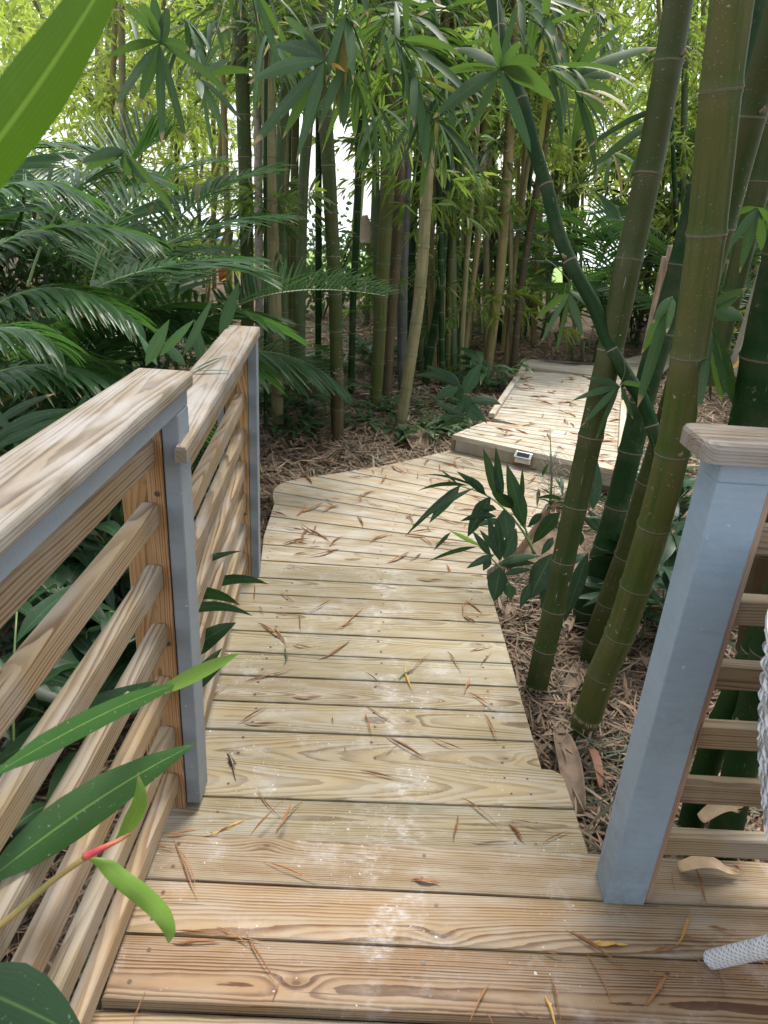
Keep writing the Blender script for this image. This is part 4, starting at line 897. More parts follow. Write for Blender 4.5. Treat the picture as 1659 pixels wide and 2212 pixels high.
# big out-of-focus leaf top left
tf = thing('heliconia_leaf', 'huge bright green leaf blurred in the top left corner near the lens', 'leaf', PD(-60, 420, .62))
mb = MB(); A_, B_, C_ = PD(-160, 490, .60), PD(90, 215, .58), PD(300, -170, .56); s_ = (C_ - A_).cross((A_ + C_) / 2 - CAM).normalized()
strip(mb, bez(A_, B_, C_, 16), s_, .047, 'strap', .2, (.5, 0, .1), wav=.04); rel(mb.build('blade', L_FORE, tf, smooth=True), tf)
# upright leaves behind the caps
tu = thing('ginger_plant', 'upright pointed leaves rising behind the far left railing cap', 'plant', PD(430, 860, 2.9))
for b, t, w_, d in (((474, 730), (517, 606), 24, 2.9), ((470, 745), (522, 620), 10, 2.95), ((476, 726), (430, 800), 16, 2.9)): lp_(tu, 'leaf', L_PALM, b, t, w_, d, arch=.02, n=8)
tu2 = thing('ginger_plant', 'leafy shoots standing behind the near left railing cap end', 'plant', PD(330, 830, 2.5))
for b, t, w_, d in (((315, 790), (366, 690), 26, 2.3), ((345, 770), (420, 690), 18, 2.4), ((440, 800), (420, 690), 22, 2.7), ((395, 770), (462, 640), 16, 2.6), ((340, 790), (300, 720), 14, 2.5), ((400, 790), (350, 735), 20, 2.5)): lp_(tu2, 'leaf', L_SHRUB, b, t, w_, d, arch=.05, n=8)
tu3 = thing('ginger_plant', 'strap-leaved plant left of the near railing cap', 'plant', PD(60, 960, 2.2))
for b, t, w_, d in (((-20, 950), (160, 885), 22, 2.1), ((-20, 975), (170, 905), 20, 2.1), ((0, 1000), (185, 870), 16, 2.2), ((-30, 930), (120, 850), 16, 2.2), ((20, 1000), (200, 920), 22, 2.15), ((-10, 880), (50, 990), 14, 2.1), ((160, 930), (188, 850), 22, 2.2), ((-30, 1000), (80, 880), 18, 2.2)): lp_(tu3, 'leaf', L_GING, b, t, w_, d, arch=.12, n=9)
tcl = thing('fallen_leaf', 'green bamboo leaf pair lying across the far left railing cap', 'leaf', PD(450, 800, 1.9))
zc = 1.062
for b, t, w_ in (((408, 806), (478, 772), .012), ((410, 804), (504, 802), .014)):
    a, c = P(*b, zc), P(*t, zc); mb = MB(); strip(mb, bez(a, (a + c) / 2 + V((0, 0, .012)), c, 8), V((0, 1, 0)), w_, 'lance', .2, (.6, 0, .2)); rel(mb.build('blade', L_BAMN, tcl), tcl)
# leaves poking through the far railing
tr = thing('ginger_plant', 'ginger leaves spilling onto the deck under the far left railing', 'plant', PD(470, 1420, 2.4))
for b, t, w_, d in (((330, 1275), (522, 1190), 18, 2.3), ((385, 1292), (520, 1308), 24, 2.3), ((378, 1330), (545, 1330), 20, 2.2), ((430, 1275), (580, 1262), 20, 2.6), ((385, 1430), (510, 1345), 40, 2.2), ((370, 1530), (480, 1440), 26, 2.0), ((360, 1210), (490, 1120), 20, 2.6), ((395, 1500), (480, 1400), 24, 2.05)): lp_(tr, 'leaf', L_GING, b, t, w_, d, arch=.15, n=9)
# the ginger right of the deck
x7 = lambda x, y: (864 + .2604 * x, 918 + .2604 * y)
tm = thing('ginger_plant', 'dark ginger plant arching over the turning platform right of the deck', 'plant', PG(1156, 1200))
mb = MB(); tube(mb, catmull([PD(*x7(1120, 1075), 3.3), PD(*x7(1030, 900), 3.3), PD(*x7(880, 710), 3.35), PD(*x7(700, 575), 3.4), PD(*x7(480, 500), 3.4)], 5), lambda t: .007 - .004 * t, n=7); rel(mb.build('stem', STEM, tm, smooth=True), tm)
mb = MB(); tube(mb, catmull([PD(*x7(1110, 1070), 3.3), PD(*x7(1040, 860), 3.3), PD(*x7(960, 640), 3.3)], 5), lambda t: .007 - .004 * t, n=7); rel(mb.build('stem', STEM, tm, smooth=True), tm)
for b, t, w_ in (((750, 595), (560, 930), 120), ((862, 700), (905, 975), 140), ((620, 520), (100, 840), 40), ((510, 495), (42, 925), 48), ((500, 500), (242, 815), 85), ((560, 505), (150, 545), 32), ((720, 585), (470, 385), 55), ((710, 580), (580, 430), 60),
                 ((830, 650), (690, 195), 85), ((845, 655), (795, 180), 70), ((1035, 865), (885, 325), 125), ((1010, 640), (1015, 360), 38), ((950, 700), (760, 560), 90), ((800, 700), (680, 700), 50), ((800, 760), (500, 800), 60), ((640, 520), (190, 410), 20), ((480, 495), (330, 370), 18), ((850, 800), (640, 840), 55)):
    lp_(tm, 'leaf', L_GING, x7(*b), x7(*t), w_ * .2604, 3.3, 3.25, arch=.09, n=10, rn=(random.random(), .1, .3), roll=random.uniform(-.4, .4))
tm2 = thing('ginger_plant', 'ginger plant with spreading leaves at the rounded corner of the deck', 'plant', PG(1100, 1250))
mb = MB(); tube(mb, catmull([PD(*x7(950, 1400), 3.1), PD(*x7(870, 1250), 3.1), PD(*x7(800, 1150), 3.1), PD(*x7(650, 1000), 3.15)], 5), lambda t: .006 - .003 * t, n=7); rel(mb.build('stem', STEM, tm2, smooth=True), tm2)
for b, t, w_ in (((830, 1130), (735, 775), 85), ((840, 1120), (800, 770), 85), ((860, 1110), (965, 855), 110), ((760, 1090), (600, 880), 55), ((820, 1150), (1180, 1085), 60), ((830, 1170), (1130, 1150), 60), ((830, 1180), (780, 1465), 150), ((780, 1080), (550, 1190), 60), ((750, 1100), (690, 1210), 60),
                 ((640, 1010), (240, 1130), 34), ((880, 1190), (960, 1120), 60), ((860, 1240), (1100, 1200), 50), ((900, 1320), (920, 1450), 95), ((1080, 1310), (995, 1525), 70), ((420, 890), (280, 1040), 30), ((800, 1060), (660, 870), 50)):
    lp_(tm2, 'leaf', L_GING, x7(*b), x7(*t), w_ * .2604, 3.05, arch=.07, n=10, rn=(random.random(), .1, .3), roll=random.uniform(-.4, .4))
lp_(tm2, 'leaf', L_YOUNG, x7(670, 1005), x7(400, 870), 9, 3.1, arch=.02, n=8)
tm3 = thing('ginger_plant', 'ginger plant with broad drooping leaves behind the closest olive culm', 'plant', PG(1250, 1230))
for b, t, w_, d in (((1260, 1070), (1070, 1450), 190, 3.05), ((1270, 1130), (1180, 1560), 120, 3.05), ((1560, 1060), (1360, 1640), 110, 3.0), ((1330, 725), (1095, 990), 110, 3.5), ((1350, 620), (1130, 610), 35, 3.5), ((1270, 930), (1170, 1080), 60, 3.3), ((1180, 730), (1060, 850), 60, 3.6),
                    ((1600, 700), (1640, 300), 110, 3.6), ((1640, 600), (1560, 330), 80, 3.6), ((1400, 1150), (1580, 1060), 60, 3.2), ((1700, 900), (1560, 700), 70, 3.6), ((1750, 1000), (1900, 700), 90, 3.6), ((1850, 800), (2050, 620), 80, 3.7), ((1500, 1000), (1480, 850), 60, 3.5), ((1520, 760), (1660, 900), 50, 3.5), ((1620, 1000), (1580, 1200), 60, 3.4)):
    lp_(tm3, 'leaf', L_GING, x7(*b), x7(*t), w_ * .2604, d, arch=.10, n=11, rn=(random.random(), .1, .3), kind='lance', wav=.1)
# twiggy dry plant on the right of the platform
td = thing('dry_twig_plant', 'wiry half-dead seedling with curly twigs beside the platform', 'plant', PG(1190, 1120))
mb = MB(); b0 = PD(1188, 1100, 3.9)
tube(mb, [b0, PD(1192, 1030, 3.9), PD(1190, 980, 3.9), PD(1188, 925, 3.9)], lambda t: .008 * (1 - .8 * t), n=6)
rel(mb.build('stem', STEM, td, smooth=True), td); mb = MB()
for i in range(90):
    u = random.random(); x, y = random.uniform(1165, 1235), random.uniform(975, 1080); p = PD(1190 + random.uniform(-4, 4), y + 10, 3.9)
    d = V((random.uniform(-1, 1), random.uniform(-.6, .6), random.uniform(-.2, 1))).normalized() * random.uniform(.06, .16)
    tube(mb, [p, p + d * .6 + V((0, 0, .02)), p + d + V((random.uniform(-.02, .02), 0, -.03))], .0011, n=3, cap=False)
rel(mb.build('twigs', plain('twig_pale', (.32, .30, .24), .8), td), td); mb = MB()
for i in range(14): leaf(mb, PD(random.uniform(1160, 1215), random.uniform(1020, 1110), 3.88), (random.uniform(-1, 1), -.3, random.uniform(-.3, .8)), random.uniform(.08, .16), .022, .6)
rel(mb.build('leaves', L_GING, td), td)
# plant at the corner of the raised boardwalk
x4 = lambda x, y: (594 + .3255 * x, 378 + .3255 * y)
tk = thing('ginger_plant', 'ginger plant leaning over the corner of the raised far boardwalk', 'plant', PG(1014, 925))
mb = MB()
tube(mb, [PD(*x4(1290, 1680), 5.1), PD(*x4(1270, 1560), 5.1), PD(*x4(1220, 1420), 5.1)], .008, n=6); rel(mb.build('stem', STEM, tk, smooth=True), tk)
for b, t, w_ in (((1230, 1420), (1000, 1265), 60), ((1215, 1400), (930, 1330), 50), ((1225, 1400), (1065, 1490), 70), ((1250, 1450), (1360, 1255), 90), ((1240, 1450), (1275, 1580), 85), ((1210, 1400), (1210, 1490), 70), ((1290, 1510), (1505, 1525), 60), ((1300, 1540), (1350, 1640), 80),
                 ((1260, 1600), (1060, 1520), 50), ((1260, 1610), (1080, 1620), 50), ((1265, 1620), (1090, 1680), 45), ((1240, 1500), (1410, 1650), 60), ((1230, 1400), (1100, 1290), 50), ((1270, 1500), (1180, 1640), 60)):
    lp_(tk, 'leaf', L_GING, x4(*b), x4(*t), w_ * .3255, 5.05, arch=.12, n=9, rn=(random.random(), .1, .3))
for (x, y, lab) in ((-.15, 7.4, 'light green ginger clump behind the paired olive culms'), (.45, 8.2, 'light green ginger clump below the leaning culms'), (-1.2, 8.6, 'light green ginger clump beyond the straight green culm'), (.9, 9.2, 'light green ginger clump behind the tan culms'), (1.0, 7.0, 'light green ginger clump next to the sturdy tan culm')):
    ginger((x, y, gz(x, y)), lab, ns=5, h=.35, L=.38, W=.07, mat=L_SHRUB)
for (x, y, lab) in ((1.3, 2.75, 'ginger clump in the shade behind the dark green culm'), (1.6, 3.3, 'ginger clump in the shade right of the culms'), (1.75, 4.0, 'ginger clump below the raised boardwalk edge'), (2.2, 3.2, 'ginger clump behind the right railing')):
    ginger((x, y, gz(x, y)), lab, ns=5, h=.5, L=.4, W=.08)
# small seedlings on the litter
def seedling(loc, label, n=10, L=.16, W=.035, mat=L_SHRUB, kind='oval', h=.12, group=None, name='seedling'):
    t = thing(name, label, 'plant', loc, group); mb = MB()
    for i in range(n):
        a = random.random() * 6.283; o = V((math.cos(a), math.sin(a), random.uniform(.0, .9))); leaf(mb, (o.x * .03, o.y * .03, random.uniform(.02, h)), o, L * random.uniform(.6, 1.2), W, random.uniform(.4, 1.2), kind=kind, n=5)
    mb.build('leaves', mat, t); mb = MB(); tube(mb, [(0, 0, -.03), (0, .005, h)], .003, n=5); mb.build('stem', STEM, t); return t
for i in range(64):
    x, y = random.choice([(random.uniform(560, 700), random.uniform(780, 960)), (random.uniform(740, 1000), random.uniform(880, 955)), (random.uniform(640, 1040), random.uniform(700, 860))])
    seedling(PG(x, y), 'small green seedling sprouting from the leaf litter', n=random.randint(7, 16), L=random.uniform(.12, .28), W=.05, group='seedlings in the leaf litter')
for i in range(12):
    p = PG(random.uniform(560, 740), random.uniform(830, 960)); t = thing('parlour_palm', 'tiny feathery palm seedling on the litter beside the grove', 'palm', p, 'tiny palm seedlings beside the grove')
    for k in range(5):
        o = link('frond', VAR[k % 3], t); s = random.uniform(.16, .3); o.scale = (s, s, s); o.location = (0, 0, random.uniform(.02, .25)); o.rotation_euler = (0, -random.uniform(.1, .8), random.random() * 6.28)
# rounded shrubs beyond the grove
def shrub(loc, r, h, n, label, mat=L_SHRUB, L=.09, W=.055, name='shrub', group=None):
    t = thing(name, label, 'shrub', loc, group); q = RNG.normal(size=(n, 3)); q /= np.linalg.norm(q, axis=1, keepdims=True); k = RNG.random(n) ** .45
    lump = 1 + .35 * np.sin(q[:, 0] * 5 + r) * np.sin(q[:, 1] * 4) + .2 * np.sin(q[:, 2] * 7)
    base = q * (k * lump)[:, None] * np.array([r, r, h / 2]) + [0, 0, h / 2]
    d = q + RNG.normal(size=(n, 3)) * .7; link('foliage', cloud_mesh('foliage', base, d, RNG.uniform(.7, 1.3, n) * L, RNG.uniform(.8, 1.2, n) * W, RNG.uniform(.0, .4, n), mat), t)
    mb = MB()
    for i in range(7):
        a = random.random() * 6.28; tube(mb, [(0, 0, -.1), (math.cos(a) * r * .3, math.sin(a) * r * .3, h * .4), (math.cos(a) * r * .6, math.sin(a) * r * .6, h * .8)], .012, n=5)
    mb.build('branches', TWIG, t); return t
shrub((-1.1, 11.2, -.12), .9, 1.5, 1500, 'rounded green shrub behind the straight green culm')
shrub((-.1, 12.2, -.12), .9, 1.5, 1400, 'rounded green shrub behind the paired culms')
shrub((-4.6, 12.5, -.12), 1.0, 1.3, 1300, 'shrub near the lawn at the left of the gap')
shrub((.9, 12.8, -.12), 1.0, 1.6, 1300, 'shrub in the shade behind the tan culms')

# ------------------------------------------------------------------ bamboo leaf sprays
def fanpx(parent, o, tips, d, w_=24, mat=L_BAMN, wr=.3, twig=None):
    mb = MB()
    for tp_ in tips:
        x, y = tp_[0], tp_[1]; ww = tp_[2] if len(tp_) > 2 else w_; L_ = math.hypot(x - o[0], y - o[1])
        leafpx(mb, (o[0] + random.uniform(-3, 3), o[1] + random.uniform(-4, 4)), (x, y), ww, d, d + random.uniform(-.12, .12), arch=.09, roll=random.uniform(-.85, .85), kind=random.choice(['blunt', 'blunt', 'lance']), n=9, fold=.15, rn=(random.random(), random.random(), random.random() * .9))
    rel(mb.build('leaves', mat, parent, smooth=True), parent)
    if twig: mb = MB(); tube(mb, catmull([PD(x, y, d + dd) for x, y, dd in twig], 5), .0022, n=5); rel(mb.build('twig', TWIGG, parent, smooth=True), parent)
def spray(label, o, tips, d, **kw):
    t = thing('bamboo_branch', label, 'bamboo branch', PD(*o, d)); fanpx(t, o, tips, d, **kw); return t
spray('large hanging fan of grey green bamboo leaves at the upper left', (345, 95), [(245, 240), (300, 230), (350, 312, 27), (403, 308), (503, 212), (410, 108, 30), (222, 130, 16), (265, 5), (330, -20), (300, 0, 34), (365, 10)], 2.2, twig=[(345, 95, 0), (352, 40, .1), (420, -60, .2)])
spray('loose spray of narrow leaves right of the upper left fan', (430, 170), [(436, 215), (492, 303), (462, 350, 12), (475, 95), (500, 130), (520, 260), (560, 160)], 2.6, w_=16, twig=[(430, 170, 0), (470, 60, 0), (500, -60, .2)])
spray('dark bamboo leaf fan left of the upper middle', (700, 132), [(612, 36, 26), (588, 98, 30), (535, 180, 28), (545, 315, 34), (668, 290, 18), (708, 190, 22), (610, 300), (640, 350, 22), (655, 60)], 2.1, twig=[(700, 132, 0), (735, 60, .1), (800, -60, .3)])
spray('pair of yellowed leaves hanging at the upper middle', (705, 140), [(684, 230, 12), (745, 155, 10)], 2.15, mat=L_DRYY)
spray('drooping dark leaf cluster over the left palms', (268, 330), [(170, 355, 20), (180, 372, 22), (278, 385, 22), (320, 400, 26), (390, 480, 20), (265, 300)], 2.7)
spray('broad horizontal bamboo leaf fan at upper right centre', (1079, 148), [(930, 172, 22), (935, 256, 28), (980, 104, 20), (1147, 330, 32), (1200, 220, 32), (1166, 142, 28), (1124, 90, 26), (1120, 0, 20), (1065, 60), (1010, 300, 18)], 2.2, w_=26, twig=[(1079, 160, 0), (1077, 60, .05), (1070, -60, .2)])
spray('leafy twig of large leaves reaching right before the thick culms', (1222, 178), [(1300, 95, 24), (1420, 103, 26), (1155, 170, 24), (1235, 180, 24), (1330, 168, 22), (1350, 50, 22), (1316, 260, 24), (1335, 208, 22), (1290, 20, 24), (1214, 300, 20), (1266, 240, 22)], 2.6, w_=24)
spray('three long leaves hanging beside the closest olive culm', (1450, 230), [(1275, 366, 24), (1352, 392, 24), (1270, 318, 18)], 2.3, w_=22)
spray('hanging seven-leaf fan under the diagonal culm', (1230, 630), [(1155, 692, 14), (1170, 738, 16), (1202, 760, 14), (1260, 732, 16), (1298, 684, 17)], 2.7, w_=14, twig=[(1230, 630, 0), (1228, 606, 0), (1200, 575, 0), (1178, 560, .05)])
spray('pale green leaf fan over the far boardwalk boards', (1340, 832), [(1265, 818, 14), (1235, 866, 14), (1255, 922, 14), (1287, 950, 15), (1367, 905, 14), (1392, 838, 16), (1262, 908, 8)], 2.4, w_=14, twig=[(1340, 832, 0), (1350, 800, 0), (1345, 770, 0)])
spray('long bamboo leaves between dark green and thickest culm', (1452, 643), [(1385, 765, 24), (1377, 880, 34), (1410, 698, 20), (1440, 720, 20)], 2.15, w_=20)
spray('bluish leaves hanging right of the thickest culm', (1537, 708), [(1558, 868, 32), (1600, 900, 28), (1508, 895, 26), (1585, 880, 20)], 2.0, w_=26)
spray('yellowing leaves pointing right from the thickest culm', (1530, 672), [(1612, 622, 28), (1612, 692, 32), (1600, 640, 8)], 2.0, mat=L_BAMN)
spray('hanging leaves at the right edge above the post', (1636, 450), [(1572, 540, 18), (1597, 590, 20), (1570, 470, 18), (1650, 560, 18), (1665, 480, 18)], 2.3)
spray('orange dry leaf beside the right edge posts', (1650, 765), [(1575, 800, 16), (1590, 830, 14)], 2.6, mat=L_DRYY)
SPX = [(random.uniform(560, 1060), random.uniform(-20, 260)) for _ in range(17)] + [(random.uniform(760, 1430), random.uniform(-20, 330)) for _ in range(44)] + [(random.uniform(200, 520), random.uniform(20, 240)) for _ in range(8)]
SPX = [q for q in SPX if not (585 < q[0] < 800 and q[1] > 150) and not (1000 < q[0] < 1160 and q[1] < 300)]
for i, (x, y) in enumerate(tuple(SPX) + ((960, 330), (880, 250), (1010, 470), (780, 180), (915, 120), (1130, 260), (1250, 260), (1180, 60), (840, 60), (1320, 330))):
    d_ = random.uniform(2.6, 5.0) if i > 14 else random.uniform(2.2, 3.4); big = 1.25 if i <= 14 else 1.0; p = PD(x, y, d_); t = thing('bamboo_branch', 'drooping green leaf spray hanging in the upper grove', 'bamboo branch', p); mb = MB()
    ax = V((random.uniform(-1, 1), random.uniform(-.8, .4), random.uniform(-.5, .3))).normalized()
    for q in range(random.randint(1, 3)):
        pq = p + ax * (-.10 * q) + V((0, 0, .05 * q))
        for k in range(random.randint(5, 9)):
            dd = ax + V((random.gauss(0, .6), random.gauss(0, .6), random.gauss(-.25, .5)))
            leaf(mb, pq + ax * random.uniform(-.02, .03), dd, random.uniform(.14, .27) * big, random.uniform(.016, .027) * big, random.uniform(.4, 1.3), roll=random.uniform(-.9, .9), kind=random.choice(['blunt', 'lance']), n=8, fold=.2, wav=.06, rn=r3())
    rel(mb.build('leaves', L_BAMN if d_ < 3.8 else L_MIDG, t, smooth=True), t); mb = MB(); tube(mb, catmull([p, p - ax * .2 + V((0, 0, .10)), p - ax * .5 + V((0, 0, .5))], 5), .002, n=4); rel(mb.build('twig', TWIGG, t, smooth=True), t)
    t['group'] = 'leaf sprays hanging in the upper grove'

def spray_var(name, mat, nfan, size, L, W):
    """A side branch: arching twig with fans of leaves along it, about `size` metres."""
    B, D, LL, WW, DR = [], [], [], [], []
    tw = MB()
    for f in range(nfan):
        a = random.random() * 6.283; e = random.uniform(-.3, .6); u = random.uniform(.25, 1) * size; p0 = V((0, 0, 0)); d = V((math.cos(a) * math.cos(e), math.sin(a) * math.cos(e), math.sin(e)))
        p = d * u + V((0, 0, -.25 * u * u / size)); tube(tw, [p0, d * u * .5 + V((0, 0, .02)), p], .0018, n=3, cap=False)
        for k in range(random.randint(6, 10)):
            dd = d + V((random.gauss(0, .6), random.gauss(0, .6), random.gauss(-.45, .45))); B.append(p - d * random.uniform(0, .08)); D.append(dd); LL.append(L * random.uniform(.65, 1.2)); WW.append(W * random.uniform(.75, 1.15)); DR.append(random.uniform(.05, .45))
    return cloud_mesh(name, np.array(B, dtype=float), np.array(D, dtype=float), np.array(LL), np.array(WW), np.array(DR), mat), tw.mesh('twig', TWIG)
SV = [spray_var('leaves', random.choice([L_MIDG, L_BAM, L_MIDG]), 14, .55, .17, .024) for _ in range(7)]
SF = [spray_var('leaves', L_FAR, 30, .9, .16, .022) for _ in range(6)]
def put_spray(parent, loc, var, s):
    lm, tm_ = var; o = link('leaves', lm, parent); rel(o, parent); o.location = loc; o.scale = (s, s, s); o.rotation_euler = (random.uniform(-.3, .3), random.uniform(-.3, .3), random.random() * 6.283)
    q = link('twig', tm_, o); return o
near_c = [c for c in CULMS if c[5].y < 9.0 and c[5].y > 4.0]; far_c = [c for c in CULMS if c[5].y >= 8.0]
for c in near_c:
    t, at, nd, L, r, b = c
    for s in nd:
        p = at(s)
        if p.z < 1.3 and random.random() < .82: continue
        if p.z > 3.6: continue
        px_ = R.transposed() @ (p - CAM); X_ = CX + F * px_.x / px_.z; Y_ = CY + F * px_.y / px_.z
        gap = 590 < X_ < 810 and 200 < Y_ < 580
        if gap or (X_ < 560 and Y_ > 260): continue
        if random.random() < (.15 if p.z < 2.4 else .5): put_spray(t, p, random.choice(SV), random.uniform(.7, 1.15))
for c in far_c:
    t, at, nd, L, r, b = c
    for s in nd[::3]:
        p = at(s); px_ = R.transposed() @ (p - CAM); X_ = CX + F * px_.x / px_.z; Y_ = CY + F * px_.y / px_.z
        if p.z < .5 or p.z > 4.2 or (580 < X_ < 830 and 120 < Y_ < 570) or (1140 < X_ < 1330 and 380 < Y_) or (780 < X_ < 1150 and Y_ > 260 and random.random() < .65): continue
        put_spray(t, p, random.choice(SF if random.random() < .6 else SV), random.uniform(.8, 1.3))
# the green mass beyond
def mass(name, label, boxes, n, mat, L=.2, W=.035):
    B = []
    tot = sum(b[-1] for b in boxes)
    for x0, x1, y0, y1, z0, z1, wt in boxes:
        k = int(n * wt / tot); cl = max(4, k // 26); cx_ = RNG.uniform([x0, y0, z0], [x1, y1, z1], (cl, 3)); idx = RNG.integers(0, cl, k); B.append(cx_[idx] + RNG.normal(size=(k, 3)) * [.28, .28, .22])
    B = np.concatenate(B); Rn = np.array(R.transposed()); cc_ = (B - np.array(CAM)) @ Rn.T; X_ = CX + F * cc_[:, 0] / cc_[:, 2]; Y_ = CY + F * cc_[:, 1] / cc_[:, 2]
    op = (X_ > 590) & (X_ < 830) & (Y_ > 130) & (Y_ < 560); op |= (X_ > 1150) & (X_ < 1330) & (Y_ > 420) & (Y_ < 740); op |= (X_ > 330) & (X_ < 520) & (Y_ > 380) & (Y_ < 620); B = B[~op | (RNG.random(len(B)) < .12)]
    N_ = len(B); d = RNG.normal(size=(N_, 3)); d[:, 2] -= .5
    me = cloud_mesh(name, B, d, RNG.uniform(.6, 1.2, N_) * L, RNG.uniform(.7, 1.2, N_) * W, RNG.uniform(.05, .4, N_), mat); return tag(link(name, me), label, 'foliage', kind='stuff')
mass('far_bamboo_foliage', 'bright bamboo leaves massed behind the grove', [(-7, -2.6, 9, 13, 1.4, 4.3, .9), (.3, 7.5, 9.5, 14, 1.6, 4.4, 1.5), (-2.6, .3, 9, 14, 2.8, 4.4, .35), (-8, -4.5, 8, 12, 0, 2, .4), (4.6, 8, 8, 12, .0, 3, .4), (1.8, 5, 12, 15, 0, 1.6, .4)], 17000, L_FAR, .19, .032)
mass('dark_understory', 'dark shaded foliage low behind the palms', [(-6, -2.2, 5.5, 8.5, -.1, 1.3, 1.2), (1.6, 5.5, 9.6, 12, -.1, 1.8, 1.0), (-4, -1.3, 3.2, 5, -.3, .5, .8), (3.2, 5.5, 4.5, 7.5, -.1, 1.2, .4)], 14000, leaf_mat('leaf_understory', (.028, .055, .022), .2, .5, .2, vein=0), .22, .04)  # leaf colour darkened to paint in the deep shade down here
# distant broadleaf trees along the water
def tree(loc, h, r, n, label, mat):
    t = thing('tree', label, 'tree', loc); mb = MB(); tube(mb, [(0, 0, -.2), (.1, 0, h * .35), (.3, .1, h * .7)], lambda u: .16 * (1 - .6 * u), n=10)
    for k in range(7):
        a = k * .9; tube(mb, [(.15, 0, h * .4), (math.cos(a) * r * .4, math.sin(a) * r * .4, h * .6), (math.cos(a) * r * .8, math.sin(a) * r * .8, h * .8)], .05, n=6)
    mb.build('trunk', TRUNK, t, smooth=True)
    cl = RNG.normal(size=(40, 3)); cl /= np.linalg.norm(cl, axis=1, keepdims=True); cl *= RNG.uniform(.4, 1, (40, 1)) * [r, r, h * .42]; idx = RNG.integers(0, 40, n)
    base = cl[idx] + RNG.normal(size=(n, 3)) * r * .13 + [.2, 0, h * .62]
    link('crown', cloud_mesh('crown', base, RNG.normal(size=(n, 3)), RNG.uniform(.12, .26, n), RNG.uniform(.05, .09, n), RNG.uniform(0, .3, n), mat), t); return t
tree((-6.6, 17, -.1), 7.5, 3.6, 7000, 'leafy tree by the water behind the left palms', L_FAR)
tree((-1.2, 21, -.1), 8.5, 2.2, 900, 'tree with airy crown seen through the white gap', L_FAR)
tree((3.5, 18, -.1), 8, 4, 7000, 'broad tree beyond the far boardwalk', L_FAR)
tree((9.5, 17, -.1), 8, 4.4, 7000, 'tree beyond the right corner of the grove', L_FAR)
tree((-12, 20, -.1), 9, 4.5, 6000, 'tree at the far left behind everything', L_FAR)
# blue and orange things by the water
bp = P(465, 533, .06); tt = thing('kayak', 'blue kayak lying on the bank, half hidden by palm fronds', 'kayak', bp)
mb = MB(); tube(mb, [bp + V((x, 0, .04 * x * x)) for x in (-1.3, -1.1, -.6, 0, .6, 1.1, 1.3)], lambda u: .02 + .22 * math.sin(math.pi * u) ** .5, n=14); rel(mb.build('hull', BLUE, tt, smooth=True), tt)
mb = MB(); tube(mb, [bp + V((-.2, -.02, .12)), bp + V((.2, -.02, .12))], .07, n=12); rel(mb.build('seat', RUBBER, tt, smooth=True), tt)
bp = P(487, 585, .12); tt = thing('orange_bucket', 'small orange bucket below the blue kayak', 'bucket', bp)
mb = MB(); tube(mb, [bp + V((0, 0, -.2)), bp + V((0, 0, .12))], lambda u: .13 + .03 * u, n=16); rel(mb.build('body', ORANGE, tt, smooth=True), tt)
mb = MB(); tube(mb, [bp + V((0, 0, .115)), bp + V((0, 0, .14))], .168, n=16); rel(mb.build('rim', ORANGE, tt, smooth=True), tt)

# ------------------------------------------------------------------ leaf litter
def litter(n, region, L, W, name, label, mat=LITTER, lift=.03, rn=None):
    B = []
    while len(B) < n:
        x0, x1, y0, y1, wt = random.choices(region, [r[-1] for r in region])[0]; x, y = random.uniform(x0, x1), random.uniform(y0, y1)
        if -.5 < x < .52 and y < 4.3: continue
        if y < 1.4 and -.56 < x: continue
        B.append((x, y, gz(x, y) + random.uniform(.0, lift)))
    B = np.array(B); N_ = len(B); a = RNG.random(N_) * 6.283; el = RNG.normal(0, .22, N_); d = np.stack([np.cos(a), np.sin(a), np.sin(el)], 1)
    up = np.stack([RNG.normal(0, .45, N_), RNG.normal(0, .45, N_), np.ones(N_)], 1)
    r_ = RNG.random((N_, 3)) if rn is None else np.clip(RNG.normal(rn, .1, (N_, 1)), 0, 1) * np.array([[1, 0, 0]]) + RNG.random((N_, 3)) * [0, 1, 1]
    return tag(link(name, cloud_mesh(name, B, d, RNG.uniform(.45, 1.3, N_) * L, RNG.uniform(.5, 1.3, N_) * W, RNG.uniform(-.12, .12, N_), mat, up=up, rn=r_)), label, 'leaf litter', kind='stuff')
litter(38000, [(.55, 2.6, 1.35, 3.4, 2.6), (-2.0, -.55, .4, 4.4, 1.5), (1.2, 3.6, 3.4, 6, .7)], .14, .0085, 'leaf_litter', 'thick layer of dry bamboo leaves covering the ground near the deck', lift=.045)
litter(44000, [(-1.8, 1.6, 4.1, 7.5, 2.4), (-2.5, 3.2, 7.2, 11, 1.3), (2, 4, 5, 9, .5)], .16, .012, 'leaf_litter', 'dry bamboo leaves covering the floor of the grove', mat=LITTER_SUNLIT, lift=.05)
litter(420, [(.6, 1.6, 1.38, 1.75, 1), (.75, 1.3, 1.75, 2.1, .6)], .17, .009, 'leaf_litter', 'greyish green narrow leaves strewn beside the blue post', mat=L_DRYG, lift=.07)
litter(5000, [(-1.7, 1.6, 4.1, 6.5, 2), (.6, 2.0, 1.4, 3.2, 1.0)], .14, .012, 'leaf_litter', 'broader curled brown leaves lying on top of the litter', lift=.08, rn=.62)

